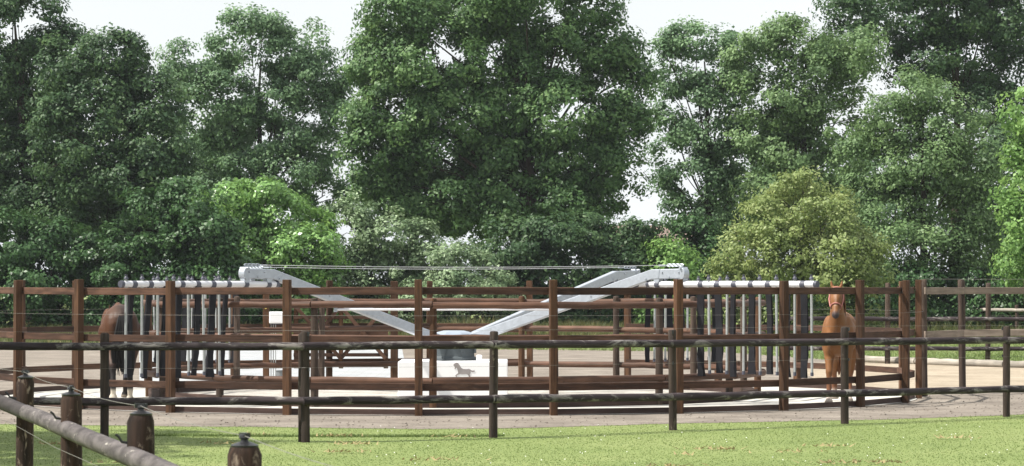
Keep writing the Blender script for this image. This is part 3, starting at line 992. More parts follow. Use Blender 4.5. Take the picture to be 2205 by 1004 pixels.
def make_horse(name, label, loc, rz, sc, pose, coat):
    root = empty(name, loc, rz, label=label, cat='horse'); root.scale = (sc, sc, sc)
    g = G()
    E_ = g.ell
    E_((.08, 0, 1.15), (.66, .30, .335)); E_((-.10, 0, 1.09), (.42, .305, .29)); E_((-.48, 0, 1.26), (.40, .275, .285))
    for s in (-1, 1):
        E_((-.58, .14 * s, 1.13), (.27, .155, .34)); E_((-.50, .17 * s, .95), (.19, .11, .24)); E_((-.72, .11 * s, 1.08), (.13, .12, .28))
        E_((.44, .155 * s, 1.15), (.22, .12, .33)); E_((.50, .145 * s, .95), (.13, .095, .22)); E_((.60, .09 * s, 1.10), (.15, .11, .22))
    E_((.48, 0, 1.12), (.27, .22, .33)); E_((.26, 0, 1.42), (.30, .085, .16)); E_((-.35, 0, 1.46), (.35, .15, .09)); E_((0, 0, 1.40), (.35, .14, .10))
    P0, P1, P2, P3 = pose['neck']
    n = 7
    npts = []
    for i in range(n):
        t = i / (n - 1)
        npts.append(((Vector(P0) * (1 - t) ** 3) + Vector(P1) * (3 * t * (1 - t) ** 2) + Vector(P2) * (3 * t * t * (1 - t)) + Vector(P3) * t ** 3))
    rr = [.27, .25, .215, .185, .16, .14, .115]
    g.tube(npts, rr, 16, ys=.60)
    E_(npts[0], (.26, .19, .27))
    # head
    poll, muz = Vector(P3), Vector(pose['muzzle'])
    hd = (muz - poll).normalized()
    side = Vector((0, 1, 0)); side = (side - hd * side.dot(hd)).normalized(); fr = side.cross(hd).normalized()
    if fr.z < 0 and abs(hd.z) < .5: fr = -fr
    L = (muz - poll).length
    mt = Matrix((hd, side, hd.cross(side))).transposed()
    E_(poll + hd * .04, (.13, .095, .12), m=mt)
    E_(poll + hd * L * .33 , (.20, .105, .135), m=mt)
    hp_ = [poll + hd * L * t for t in (.1, .3, .5, .7, .86, .97)]
    g.tube(hp_, [.125, .125, .10, .082, .076, .062], 14, ys=.82)
    E_(poll + hd * L * .92, (.085, .066, .075), m=mt)
    for s in (-1, 1):
        E_(poll + hd * L * .30 + side * .082 * s + fr * .05, (.06, .03, .035), m=mt)
        # nostril wing
        E_(poll + hd * L * .93 + side * .042 * s + fr * .03, (.03, .022, .028), m=mt)
        eb = poll - hd * .03 + side * .065 * s
        ed = (Vector((0, 0, 1)) * .8 - hd * .35 + side * .22 * s + Vector(pose.get('ear', (0, 0, 0)))).normalized()
        g.tube([eb - ed * .04, eb + ed * .03, eb + ed * .09, eb + ed * .15, eb + ed * .185], [.030, .038, .036, .020, .006], 10, ys=.7)
    for s, key in ((1, 'fl'), (-1, 'fr')):
        k, ft, hf = pose[key]
        limb(g, [(.47, .150 * s, 1.02), (.48, .145 * s, .86), (k[0] - (k[0] - .48) * .35, .142 * s, k[1] + .12), (k[0], .14 * s, k[1]), (k[0] + (ft[0] - k[0]) * .35, .14 * s, k[1] + (ft[1] - k[1]) * .35), (ft[0], .14 * s, ft[1]), ((ft[0] * .4 + hf[0] * .6), .14 * s, ft[1] * .4 + (hf[1] + .06) * .6)], [.13, .098, .064, .062, .042, .048, .042])
        g.lathe([(.078, 0), (.074, .03), (.056, .085), (.03, .10)], 14, (hf[0], .14 * s, hf[1]))
    for s, key in ((1, 'hl'), (-1, 'hr')):
        stf, hk, ft, hf = pose[key]
        limb(g, [(-.55, .165 * s, 1.10), (stf[0], .175 * s, stf[1]), (hk[0] + (stf[0] - hk[0]) * .4, .158 * s, hk[1] + (stf[1] - hk[1]) * .4), (hk[0], .145 * s, hk[1]), (hk[0] + (ft[0] - hk[0]) * .35, .14 * s, hk[1] + (ft[1] - hk[1]) * .35), (ft[0], .14 * s, ft[1]), (ft[0] * .4 + hf[0] * .6, .14 * s, ft[1] * .4 + (hf[1] + .06) * .6)], [.20, .155, .092, .068, .046, .050, .043])
        g.lathe([(.078, 0), (.074, .03), (.056, .085), (.03, .10)], 14, (hf[0], .14 * s, hf[1]))
    me0 = g.mesh('body')
    tmp = bpy.data.objects.new('tmp', me0); COL.objects.link(tmp)
    md = tmp.modifiers.new('r', 'REMESH'); md.mode = 'VOXEL'; md.voxel_size = .017
    ms = tmp.modifiers.new('s', 'SMOOTH'); ms.iterations = 7; ms.factor = .5
    dg = bpy.context.evaluated_depsgraph_get(); dg.update()
    me = bpy.data.meshes.new_from_object(tmp.evaluated_get(dg))
    me.name = 'body'
    bpy.data.objects.remove(tmp, do_unlink=True)
    me.polygons.foreach_set('use_smooth', [True] * len(me.polygons))
    nv = len(me.vertices); co = np.empty(nv * 3, np.float32); me.vertices.foreach_get('co', co); co = co.reshape(-1, 3)
    col = coat(co, np.array(poll), np.array(muz))
    ca = me.color_attributes.new('coat', 'FLOAT_COLOR', 'POINT')
    ca.data.foreach_set('color', np.concatenate([col, np.ones((nv, 1))], 1).astype(np.float32).reshape(-1))
    me.materials.clear()
    body = link('body', me, pose['mat'], root)
    for s in (-1, 1):
        G().ell(poll + hd * L * .30 + side * .095 * s + fr * .045, (.022, .020, .022), 10, 8).build('eye', M['eye'], root, smooth=True)
    # mane along the crest
    hm = G(); rd = random.Random(5)
    for i in range(70):
        t = rd.uniform(.05, 1.0); k = t * (n - 1); j = min(n - 2, int(k))
        p = npts[j].lerp(npts[j + 1], k - j); r = rr[j] + (rr[j + 1] - rr[j]) * (k - j)
        tn = (npts[j + 1] - npts[j]).normalized(); crest = Vector((0, 1, 0)).cross(tn); crest = crest if crest.z > 0 or crest.x < 0 else -crest
        if crest.x > 0 and crest.z < .2: crest = -crest
        b0 = p + crest * r * .93
        s_ = pose.get('mane_side', 1)
        hm.tube([b0, b0 + crest * .03 + Vector((0, .04 * s_, .0)), b0 + Vector((rd.uniform(-.05, .02), .115 * s_, -.10)), b0 + Vector((rd.uniform(-.06, .02), .135 * s_, rd.uniform(-.26, -.18)))], [.012, .016, .013, .003], 5)
    for i in range(14):
        b0 = poll - hd * .02 + fr * .08
        hm.tube([b0, b0 + hd * .06 + fr * .05 + side * rd.uniform(-.03, .03), b0 + hd * rd.uniform(.14, .2) + fr * .035 + side * rd.uniform(-.05, .05)], [.012, .014, .003], 5)
    hm.build('mane', pose['hair'], root, smooth=True)
    tl = G()
    for i in range(90):
        y0, x0 = rd.uniform(-.055, .055), rd.uniform(-.03, .03)
        e = rd.uniform(.42, .62); sp = rd.uniform(-.15, .13)
        tl.tube([(-.82, y0 * .6, 1.36), (-.91 + x0, y0, 1.28), (-.95 + x0, y0 * 2 , 1.05), (-.94 + x0, y0 * 2 + sp * .8, .80), (-.92 + x0, sp + y0, e)], [.02, .026, .024, .02, .004], 5)
    tl.build('tail', pose['hair'], root, smooth=True)
    if pose.get('halter'):
        ha = G()
        def ringh(t, rad, w_=.012):
            c = poll + hd * L * t
            ha.tube([c + side * math.cos(a) * rad * .86 + fr * math.sin(a) * rad for a in [2 * PI * k / 20 for k in range(21)]], w_, 6, cap=False)
        ringh(.62, .098, .011); ringh(.03, .130, .009)
        for s in (-1, 1):
            ha.tube([poll + hd * L * .05 + side * .105 * s, poll + hd * L * .32 + side * .118 * s, poll + hd * L * .62 + side * .09 * s], .012, 6)
        ha.build('halter', M['halter'], root, smooth=True)
    return root

stand_f = ((.50, .50), (.47, .20), (.50, .0))
step_f = ((.62, .54), (.66, .22), (.72, .02))
back_f = ((.40, .50), (.27, .22), (.25, .03))
stand_h = ((-.50, .92), (-.76, .54), (-.74, .20), (-.70, .0))
step_h = ((-.38, .92), (-.55, .52), (-.45, .20), (-.40, .0))
back_h = ((-.55, .92), (-.92, .58), (-1.02, .24), (-1.00, .04))

def coat_bay(co, poll, muz):
    x, y, z = co.T
    base = np.array([.068, .025, .0085]); dark = np.array([.016, .013, .013]); white = np.array([.48, .43, .36]); top_brown = np.array([.11, .05, .026])
    c = np.tile(base, (len(co), 1))
    tb = sm(z, 1.30, 1.52)[:, None]; c = c * (1 - tb * .35) + top_brown * tb * .35  # coat turns a lighter brown towards the top of the back
    mid = (np.exp(-((y + .06) / .17) ** 2) * sm(-x, .30, .66))[:, None]; c = c * (1 - .85 * mid) + np.array([.024, .019, .018]) * .85 * mid  # dark hindquarters, spread to the right as painted shade on the far-from-sun side
    leg = (1 - sm(z, .50, .76))[:, None]; c = c * (1 - leg) + dark * leg
    sock = ((1 - sm(z, .17, .24)) * (x < 0))[:, None]; c = c * (1 - sock) + white * sock
    hoof = (1 - sm(z, .06, .075))[:, None]; c = c * (1 - hoof) + np.array([.17, .14, .11]) * hoof
    dm = np.linalg.norm(co - muz, axis=1); m = (1 - sm(dm, .07, .15))[:, None]; c = c * (1 - m) + dark * m
    return c
def coat_chestnut(co, poll, muz):
    x, y, z = co.T
    base = np.array([.195, .085, .031]); c = np.tile(base, (len(co), 1))
    lo = (1 - sm(z, .30, .60))[:, None]; c = c * (1 - .55 * lo) + np.array([.16, .065, .04]) * .55 * lo
    sock = (1 - sm(z, .16, .26))[:, None]; c = c * (1 - .75 * sock) + np.array([.46, .42, .38]) * .75 * sock
    hoof = (1 - sm(z, .06, .075))[:, None]; c = c * (1 - hoof) + np.array([.22, .19, .16]) * hoof
    dm = np.linalg.norm(co - muz, axis=1); m = (1 - sm(dm, .05, .12))[:, None]; c = c * (1 - m) + np.array([.055, .042, .045]) * m
    # narrow blaze
    d = co - poll; hd = (muz - poll); L = np.linalg.norm(hd); hd = hd / L
    t = d @ hd / L; f = (t > .30) & (t < .72) & (np.abs(y) < .022) & (x > poll[0] + .0)
    c[f] = c[f] * .65 + np.array([.45, .32, .25]) * .35
    return c
coat_m1 = horse_coat('bay horse coat', None); coat_m2 = horse_coat('chestnut horse coat', None)
hair_dark = plain('black horse hair', (.009, .008, .008), .7, spec=.2)
hair_ches = plain('chestnut horse hair', (.20, .085, .034), .5)
# bay horse, seen from behind, walking away on the left
make_horse('horse', 'dark bay horse with black tail walking away on the left of the track', P(256, 54.3), math.radians(90 + 10), 1.07,
    dict(neck=((.52, 0, 1.26), (.82, 0, 1.33), (1.02, .0, 1.33), (1.20, .0, 1.34)), muzzle=(1.52, .0, .94), fl=stand_f, fr=step_f, hl=back_h, hr=stand_h, mat=coat_m1, hair=hair_dark, mane_side=1), coat_bay)
# chestnut horse facing the camera
make_horse('horse', 'chestnut horse with pink halter facing the camera at the right of the track', P(1808, 52.9), math.radians(-90 - 9), 1.0,
    dict(neck=((.52, 0, 1.26), (.74, 0, 1.48), (.80, 0, 1.72), (.92, .0, 1.88)), muzzle=(1.26, .0, 1.475), ear=(.25, 0, .25), fl=stand_f, fr=step_f, hl=step_h, hr=back_h, mat=coat_m2, hair=hair_ches, halter=True, mane_side=1), coat_chestnut)

# ------------------------------------------------------------------ house far behind the trees
hd_ = 190.0
hp0 = P(1425, hd_)
hs_ = empty('brick_house', hp0, label='brick house with brown tiled roof glimpsed behind the dark shrubs', cat='house')
G().box((0, 0, 1.9), (4.2, 3.5, 1.9)).build('wall', M['brick'], hs_)
g = G().prism([(-4.6, 0), (4.6, 0), (4.3, .12), (0, 0.12)], 0, .1)
rg = G()
rg.add([(-4.7, -4.0, 3.65), (4.7, -4.0, 3.65), (4.7, 4.0, 3.65), (-4.7, 4.0, 3.65), (-4.7, 0, 5.55), (4.7, 0, 5.55), (-4.7, -4.0, 3.5), (4.7, -4.0, 3.5), (4.7, 4.0, 3.5), (-4.7, 4.0, 3.5)],
       [(0, 1, 5, 4), (2, 3, 4, 5), (1, 2, 5), (3, 0, 4), (0, 6, 7, 1), (1, 7, 8, 2), (2, 8, 9, 3), (3, 9, 6, 0), (6, 9, 8, 7)])
rf = rg.build('roof', M['roof'], hs_)
G().box((1.9, 0, 5.55), (.35, .35, .75)).build('chimney', M['brick'], rf)
for x in (-2.6, 0, 2.6):
    wn = G().box((x, -3.52, 1.9), (.6, .04, .7)).build('window', M['white_panel'], hs_)
    G().box((x, -3.57, 1.9), (.5, .015, .6)).build('pane', M['glass'], wn)

# ------------------------------------------------------------------ trees and shrubs
# tall trees on the left
tree('broadleaf_tree', 'tall dark tree at the left edge with a leader poking above the rest', 128, 60, [(40, 60, 90, 90), (-60, 150, 120, 110), (90, 210, 120, 110), (-40, 320, 130, 110), (110, 350, 110, 100), (0, 450, 140, 90), (120, 480, 110, 80), (30, -10, 45, 45), (-120, 240, 110, 120), (130, 110, 70, 60)], 'dark', dens=1.7, per=44, seed=11, trunk_r=.32)
tree('broadleaf_tree', 'dense dark tree with sloping right side behind the bay horse', 125, 300, [(245, 125, 70, 60), (215, 200, 100, 90), (300, 230, 90, 80), (180, 300, 110, 90), (340, 320, 85, 80), (260, 380, 120, 90), (370, 400, 70, 70), (200, 470, 120, 80), (320, 480, 100, 80), (150, 150, 70, 60)], 'dark', dens=1.8, per=46, seed=12, trunk_r=.30)
tree('broadleaf_tree', 'airy grey green tree with sky showing through between left trees and oak', 140, 560, [(540, 85, 85, 60), (640, 110, 80, 65), (430, 140, 80, 50), (700, 190, 55, 60), (480, 210, 90, 55), (600, 215, 70, 50), (390, 180, 50, 45), (560, 300, 75, 60), (690, 330, 65, 65), (620, 380, 80, 45), (470, 330, 50, 50), (720, 250, 40, 40), (560, 420, 90, 40), (700, 420, 55, 45), (440, 420, 60, 50), (500, 270, 70, 50), (630, 290, 60, 50), (520, 380, 70, 45), (650, 170, 60, 45), (370, 250, 45, 45)], 'airy', dens=1.7, per=42, seed=13, trunk_r=.30, shell=.4, subs=70)
tree('conifer_shade_tree', 'very dark narrow tree standing behind the gap left of the airy tree', 150, 455, [(450, 330, 50, 60), (455, 420, 60, 70), (430, 500, 70, 60), (480, 480, 60, 70)], 'dark', dens=1.8, per=40, seed=14, trunk_r=.2)
tree('background_tree', 'dim tree filling the gap behind the dark trees on the far left', 165, 390, [(300, 330, 120, 90), (420, 400, 110, 90), (480, 300, 60, 60), (240, 440, 120, 80), (400, 500, 130, 70), (60, 400, 140, 120), (20, 250, 120, 110)], 'olive', dens=.75, per=30, size=.26, clump=.75, seed=41, trunk_r=.25, limbs=4, subs=6)
tree('background_tree', 'dim tree filling the gap between oak and right-hand trees low down', 160, 1660, [(1640, 420, 100, 80), (1740, 470, 110, 70), (1840, 400, 90, 90), (1900, 480, 100, 80), (1600, 500, 80, 60), (1690, 330, 70, 70)], 'airy', dens=.75, per=30, size=.26, clump=.75, seed=42, trunk_r=.25, limbs=4, subs=6)
tree('background_tree', 'dim tree behind the bright maple at the far right edge', 160, 2150, [(2150, 380, 110, 100), (2240, 330, 110, 100), (2130, 500, 110, 90), (2240, 480, 110, 100), (2030, 420, 90, 90)], 'dark', dens=.75, per=30, size=.26, clump=.75, seed=43, trunk_r=.25, limbs=4, subs=6)
# big oak
tree('oak_tree', 'largest oak in the middle with a broad dense crown cut by the top', 130, 1152, [
    (1000, 10, 130, 90), (1130, -30, 130, 80), (1270, 20, 80, 70), (870, 40, 90, 80), (820, 130, 75, 80), (930, 140, 110, 90), (1060, 110, 110, 80), (1190, 130, 120, 90), (1310, 110, 80, 70),
    (1360, 150, 45, 70), (850, 230, 95, 80), (980, 240, 110, 80), (1110, 230, 110, 80), (1240, 250, 120, 80), (1330, 260, 70, 70), (830, 330, 85, 70), (950, 340, 110, 75), (1080, 340, 110, 80), (1220, 350, 110, 75), (1320, 360, 65, 70),
    (860, 420, 75, 60), (970, 430, 90, 60), (1090, 440, 90, 60), (1210, 435, 90, 55), (1300, 430, 60, 45), (790, 250, 50, 60), (785, 380, 45, 50), (830, 440, 60, 45), (1030, 470, 80, 45), (1160, 480, 80, 45), (920, 470, 60, 40)], 'oak', dens=1.75, per=50, size=.175, clump=.58, seed=15, trunk_r=.42, limbs=27, subs=110)
tree('small_oak_tree', 'smaller tree with a bare lower trunk left of the large oak', 133, 884, [(850, 400, 60, 50), (920, 420, 70, 50), (880, 350, 70, 50), (960, 470, 50, 35)], 'oak', dens=1.3, per=40, seed=16, trunk_r=.36)
# right-hand trees
tree('broadleaf_tree', 'open dark tree with ragged top right of the oak and its sky gap', 135, 1525, [(1500, 90, 70, 45), (1570, 110, 45, 45), (1445, 170, 55, 45), (1540, 190, 75, 60), (1610, 170, 50, 50), (1450, 270, 65, 60), (1540, 290, 80, 65), (1610, 290, 50, 60), (1420, 360, 45, 50), (1500, 390, 75, 55), (1590, 400, 60, 55), (1470, 460, 60, 40), (1560, 470, 55, 40), (1430, 110, 35, 40)], 'airy', dens=1.5, per=40, seed=17, trunk_r=.26, shell=.4, subs=80)
tree('broadleaf_tree', 'lighter green round-headed tree right of the ragged open tree', 133, 1730, [(1700, 90, 90, 60), (1630, 140, 60, 60), (1760, 160, 90, 70), (1680, 220, 85, 70), (1800, 260, 90, 70), (1700, 330, 90, 70), (1800, 370, 80, 60), (1640, 300, 60, 60), (1840, 120, 60, 60), (1680, 430, 90, 60), (1800, 450, 90, 60)], 'olive', dens=1.6, per=44, seed=18, trunk_r=.30)
tree('broadleaf_tree', 'tallest dark tree rising out of the picture at the upper right', 142, 2060, [(1860, 30, 90, 70), (1970, 40, 90, 80), (2090, 20, 110, 80), (2200, 60, 100, 90), (1990, 130, 90, 60), (2110, 140, 110, 80), (2220, 190, 100, 80), (1830, 100, 60, 60), (2100, 240, 70, 50), (2010, -50, 110, 70), (2150, -60, 120, 80)], 'dark', dens=1.5, per=44, seed=19, trunk_r=.36, shell=.45)
tree('ash_tree', 'broad grey green tree in front of the tallest one at right', 122, 1985, [(1980, 200, 70, 55), (1920, 270, 80, 70), (2040, 260, 80, 70), (1890, 360, 80, 80), (1990, 350, 90, 80), (2090, 350, 70, 80), (1910, 450, 85, 75), (2020, 450, 100, 80), (2110, 450, 70, 80), (1900, 540, 90, 70), (2000, 550, 110, 75), (2110, 550, 80, 75)], 'olive', dens=1.7, per=44, size=.15, seed=20, trunk_r=.22)
tree('maple_tree', 'bright fresh green tree cut off by the right edge', 116, 2260, [(2215, 240, 60, 60), (2270, 330, 90, 80), (2200, 390, 60, 70), (2280, 470, 100, 80), (2190, 500, 55, 60), (2215, 570, 60, 60)], 'fresh', dens=1.6, per=44, seed=21, trunk_r=.2)
tree('elder_bush', 'rounded yellow green bush in front of the right-hand trees', 112, 1725, [(1710, 430, 80, 50), (1660, 480, 80, 60), (1770, 480, 80, 60), (1610, 540, 80, 60), (1700, 550, 100, 70), (1810, 545, 90, 60), (1860, 560, 60, 50), (1570, 590, 50, 50), (1690, 610, 110, 50), (1800, 610, 110, 50), (1730, 400, 45, 30)], 'yellow', dens=2.0, per=44, size=.135, clump=.45, seed=22, cat='bush', trunk_r=.10, subs=60)
# understory
tree('laurel_bush', 'sunlit glossy green bush in front of the airy left tree', 119, 590, [(560, 445, 90, 60), (620, 490, 90, 60), (520, 500, 80, 60), (660, 550, 70, 60), (590, 570, 110, 60), (700, 600, 50, 50), (620, 630, 100, 60), (480, 440, 60, 50)], 'laurel', dens=2.0, per=44, size=.17, clump=.45, seed=23, cat='bush', trunk_r=.09)
tree('laurel_bush', 'large dark evergreen bush behind the left divider gate', 117, 380, [(400, 450, 90, 60), (330, 490, 90, 70), (430, 520, 90, 70), (340, 580, 100, 70), (460, 600, 90, 70), (380, 640, 130, 60), (500, 650, 80, 50)], 'hedge', dens=2.0, per=46, size=.17, clump=.45, seed=24, cat='bush', trunk_r=.09)
tree('hedge_bush', 'dark leafy bush at the far left behind the ring fence', 118, 120, [(30, 530, 100, 70), (130, 540, 100, 70), (220, 560, 90, 70), (60, 620, 120, 60), (200, 630, 110, 60), (-80, 560, 120, 90), (270, 600, 80, 70)], 'hedge', dens=2.0, per=44, clump=.45, seed=25, cat='bush', trunk_r=.09)
tree('dogwood_bush', 'silvery pale-leaved bush left of the smaller oak trunk', 121, 800, [(750, 470, 45, 45), (770, 500, 60, 50), (830, 510, 70, 50), (900, 530, 50, 45), (740, 560, 50, 50), (800, 580, 80, 50), (880, 575, 70, 45), (760, 630, 80, 50), (860, 640, 90, 45)], 'pale', dens=2.0, per=44, size=.15, clump=.42, seed=26, cat='bush', trunk_r=.08)
tree('dogwood_bush', 'pale flowering bush below the oak crown behind the hub', 120, 970, [(950, 560, 80, 40), (1010, 575, 60, 40), (920, 610, 90, 45), (1010, 620, 90, 45), (960, 650, 110, 40), (1070, 640, 60, 45)], 'pale', dens=1.9, per=42, size=.15, clump=.42, seed=27, cat='bush', trunk_r=.08)
tree('holly_bush', 'dark shady bush right of the oak trunk', 124, 1270, [(1100, 530, 90, 60), (1220, 520, 100, 60), (1320, 520, 80, 50), (1180, 600, 110, 60), (1290, 600, 100, 60), (1370, 570, 70, 60), (1370, 515, 55, 40), (1120, 650, 80, 50), (1250, 660, 120, 45), (1370, 640, 80, 60)], 'dark', dens=2.0, per=44, size=.17, clump=.48, seed=28, cat='bush', trunk_r=.1)
tree('young_maple', 'small fresh green sapling beside the far right arm', 123, 1450, [(1440, 555, 40, 35), (1470, 580, 40, 35), (1430, 600, 40, 35)], 'fresh', dens=2.0, per=44, seed=29, cat='sapling', trunk_r=.05)
tree('holly_bush', 'dark bush between the sapling and the yellow green bush', 126, 1500, [(1500, 540, 70, 60), (1440, 630, 80, 50), (1540, 620, 80, 60), (1480, 510, 60, 40), (1600, 640, 90, 50)], 'hedge', dens=2.0, per=44, seed=30, cat='bush', trunk_r=.08)
tree('hedge_bush', 'low dark hedge bush under the right-hand trees', 121, 1950, [(1720, 650, 110, 45), (1860, 640, 110, 55), (1990, 640, 110, 55), (2120, 640, 110, 55), (2230, 640, 90, 60)], 'hedge', dens=1.9, per=44, seed=31, cat='bush', trunk_r=.08)
tree('hedge_bush', 'low dark hedge bush behind the braced gate', 122, 620, [(560, 660, 90, 45), (680, 650, 90, 50), (800, 660, 90, 45), (900, 668, 80, 38)], 'hedge', dens=1.9, per=40, seed=32, cat='bush', trunk_r=.08)
# tree standing left of the frame that shades the near left corner of the lawn
tree('apple_tree', 'low orchard tree just outside the left edge shading the lawn corner', 38.5, -640, [(-640, -40, 300, 230, -4.6), (-620, 40, 280, 220, -1.6), (-600, 60, 280, 200, 1.4), (-600, -130, 340, 260), (-760, -60, 300, 240), (-620, 120, 300, 180), (-640, -60, 300, 240, -3.2), (-640, -60, 300, 240, 2.6)], 'olive', dens=2.2, per=34, size=.13, clump=.4, seed=33, trunk_r=.14)

# ------------------------------------------------------------------ grass
def blade_mat(name, stops, trans=.25):
    m = leaf_mat(name, stops, trans, .55, .25); return m
LM['lawn'] = blade_mat('lawn grass', [(0.0, (.092, .138, .040)), (.45, (.158, .216, .070)), (.75, (.216, .256, .102)), (1.0, (.29, .285, .155))])
LM['weeds'] = blade_mat('tall dry grass', [(0.0, (.050, .070, .020)), (.5, (.095, .110, .036)), (1.0, (.24, .205, .095))])  # weed colours darkened to paint in the shade along the hedge foot
def vnoise(x, y, s, seed):
    r = np.random.default_rng(seed); a = 0
    for k in range(5):
        f = s * 1.7 ** k; an = r.uniform(0, 6.28, 2)
        a = a + np.sin(x * f * math.cos(an[0]) + y * f * math.sin(an[0]) + an[1]) * np.sin(y * f * math.cos(an[1]) - x * f * math.sin(an[1]) + an[0]) / 1.4 ** k
    return a / 2.0
def blades(rng, x, y, z, h, wd, tone, lean=.5):
    n = len(x)
    a = rng.uniform(0, 2 * PI, n)
    dx, dy = np.cos(a) * wd / 2, np.sin(a) * wd / 2
    lx, ly = rng.normal(0, lean, n) * h, rng.normal(0, lean, n) * h
    V = np.stack([np.stack([x - dx, y - dy, z], 1), np.stack([x + dx, y + dy, z], 1), np.stack([x + lx, y + ly, z + h], 1)], 1)
    return V, tone
rng = np.random.default_rng(5)
n = 130000
gy = rng.uniform(31.0, 50.0, n)
hwid = gy * 1110 / F + 2.2
gx = rng.uniform(-1, 1, n) * hwid
ey = np.interp(gx, EX, EY)
k = gy < ey + rng.normal(0, .06, n)
gx, gy = gx[k], gy[k]
pn = vnoise(gx, gy, .55, 3); pf = vnoise(gx, gy, 2.6, 4)
tone = np.clip(.40 + .20 * pn + .16 * pf + rng.normal(0, .09, len(gx)), 0, 1)
hh = rng.uniform(.005, .015, len(gx)) * (1 + .35 * pf)
edge_d = np.interp(gx, EX, EY) - gy
hh = hh * (1 + 1.0 * np.exp(-(edge_d / .12) ** 2))
V, t = blades(rng, gx, gy, np.zeros(len(gx)), hh, .013, tone, .8)
o = link('lawn_grass', quads_mesh('lawn_grass', V, t, 3), LM['lawn']); tag(o, 'mown sunlit lawn in front of the horse walker', 'grass', kind='stuff')
# turf step: a long uneven tuft line across the left lawn
m_ = 4500
u = rng.uniform(0, 1, m_)
sx = -4.7 + u * 4.6; sy = 41.5 + .18 * np.sin(sx * .8) + rng.normal(0, .05, m_)
V, t = blades(rng, sx, sy, np.zeros(m_), rng.uniform(.015, .05, m_), .013, np.clip(.25 + rng.normal(0, .14, m_), 0, 1), .6)
o = link('turf_edge', quads_mesh('turf_edge', V, t, 3), LM['lawn']); tag(o, 'longer dark grass tufts in a line across the left lawn', 'grass', kind='stuff')
# clippings and daisies
m_ = 900
cx_, cy_ = [], []
for c in range(20):
    d_ = rng.uniform(33.5, 42.5); xx = rng.uniform(-.95, .95) * d_ * 1100 / F
    kk = rng.integers(8, 40); cx_.append(xx + rng.normal(0, .16, kk)); cy_.append(d_ + rng.normal(0, .10, kk))
cx_ = np.concatenate(cx_); cy_ = np.concatenate(cy_)
V, t = blades(rng, cx_, cy_, np.full(len(cx_), .02), rng.uniform(.02, .05, len(cx_)), .035, np.clip(.95 + rng.normal(0, .05, len(cx_)), 0, 1), 1.5)
LM['clip'] = leaf_mat('dry clippings', shades((.20, .17, .085), (.25, .205, .10), (.30, .25, .13)), .1, .8, .1)
o = link('grass_clippings', quads_mesh('grass_clippings', V, t, 3), LM['clip']); tag(o, 'dry brown clippings scattered on the lawn', 'clippings', kind='stuff')
m_ = 80
d_ = rng.uniform(33, 44, m_); dx_ = rng.uniform(-.3, 1, m_) * d_ * 1120 / F
ang = np.linspace(0, 2 * PI, 7)[:6]
D = np.stack([np.stack([dx_ + 0.007 * math.cos(a), d_ + .007 * math.sin(a), .045 + .003 * math.sin(a) + 0 * d_], 1) for a in ang], 1)
o = link('daisies', quads_mesh('daisies', D, np.zeros(m_), 6), plain('daisy white', (.75, .75, .70), .6)); tag(o, 'tiny white daisies dotted over the lawn', 'flowers', kind='stuff')
# weedy verge behind the yard
n = 120000
gx = rng.uniform(-26, 26, n); gy = rng.uniform(103, 123, n)
pn = vnoise(gx, gy, .35, 8)
dens_ = sm(gy, 105, 114)
k = rng.uniform(0, 1, n) < (.25 + .75 * dens_)
gx, gy, pn = gx[k], gy[k], pn[k]
h = rng.uniform(.15, .55, len(gx)) * (.45 + .75 * sm(gy, 107, 117)) * (1 + .5 * pn)
V, t = blades(rng, gx, gy, np.zeros(len(gx)), np.maximum(.05, h), .05, np.clip(.45 + .25 * pn + rng.normal(0, .2, len(gx)), 0, 1), .35)
o = link('weedy_verge', quads_mesh('weedy_verge', V, t, 3), LM['weeds']); tag(o, 'tall dry weeds and grass in front of the hedge', 'grass', kind='stuff')
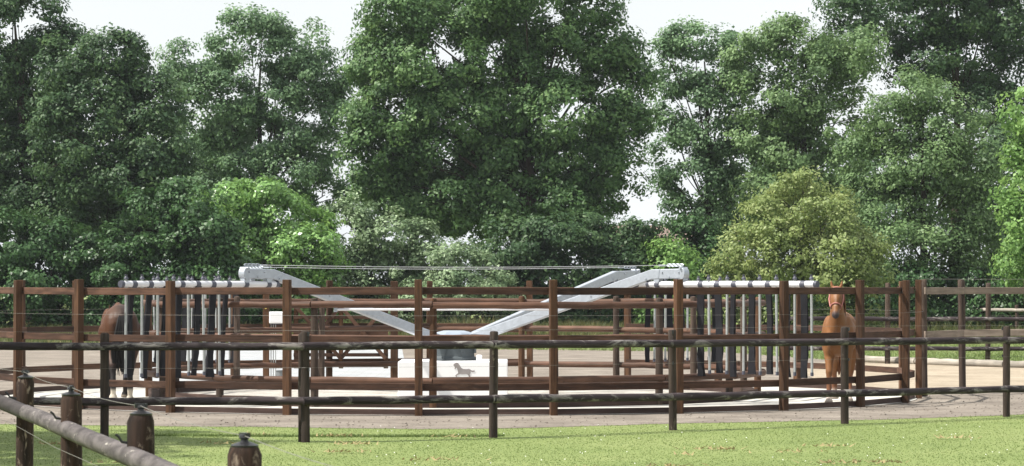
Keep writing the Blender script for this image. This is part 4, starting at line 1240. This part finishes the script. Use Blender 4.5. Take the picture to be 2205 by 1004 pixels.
# rough mown grass right, between pale arena and the far hedge, and behind the brown sand
n = 90000
gx = rng.uniform(-2, 24, n); gy = rng.uniform(77, 108, n)
k = gy > np.interp(gx, [-2, 6, 9, 12, 24], [97, 93, 80, 76.5, 74])
gx, gy = gx[k], gy[k]; pn = vnoise(gx, gy, .6, 9)
V, t = blades(rng, gx, gy, np.zeros(len(gx)), rng.uniform(.03, .10, len(gx)), .05, np.clip(.42 + .3 * pn + rng.normal(0, .15, len(gx)), 0, 1), .8)
o = link('rough_grass', quads_mesh('rough_grass', V, t, 3), LM['lawn']); tag(o, 'patchy rough grass beyond the pale sand arena', 'grass', kind='stuff')
# clods on the brown sand
rng = np.random.default_rng(9)
g = G(); cnt = 0
while cnt < 900:
    x = rng.uniform(-8.5, 10); y = rng.uniform(43.0, 58.0)
    if y < np.interp(x, EX, EY) + .1 or math.hypot(x - RC.x, y - RC.y) < R_OUT + .15: continue
    s = rng.uniform(.006, .018) ; cnt += 1
    q = rng.uniform(-.4, .4, (6, 3)) * s
    b = np.array([[1, 0, 0], [-1, 0, 0], [0, 1, 0], [0, -1, 0], [0, 0, .8], [0, 0, -.5]]) * s + q + np.array([x, y, .004 + s * .4])
    g.add([tuple(p) for p in b], [(0, 2, 4), (2, 1, 4), (1, 3, 4), (3, 0, 4), (2, 0, 5), (1, 2, 5), (3, 1, 5), (0, 3, 5)])
o = g.build('sand_clods', M['sand'], None); tag(o, 'small clods lying on the brown sand outside the ring', 'clods', kind='stuff')

# ------------------------------------------------------------------ summer haze
g = G().box((0, 1470, 11.0), (1650, 1650, 12.0))
hz = g.build('haze', None)
hm_ = bpy.data.materials.new('summer haze'); hm_.use_nodes = True
ht = hm_.node_tree; ht.nodes.clear()
ho_ = ht.nodes.new('ShaderNodeOutputMaterial'); hv = ht.nodes.new('ShaderNodeVolumePrincipled')
hv.inputs['Color'].default_value = (.86, .92, 1.0, 1)
hv.inputs['Density'].default_value = 0.00015
hv.inputs['Anisotropy'].default_value = .3
ht.links.new(hv.outputs[0], ho_.inputs['Volume'])
hz.data.materials.append(hm_)
hz['kind'] = 'stuff'; hz['label'] = 'thin pale summer haze over the whole yard'; hz['category'] = 'haze'
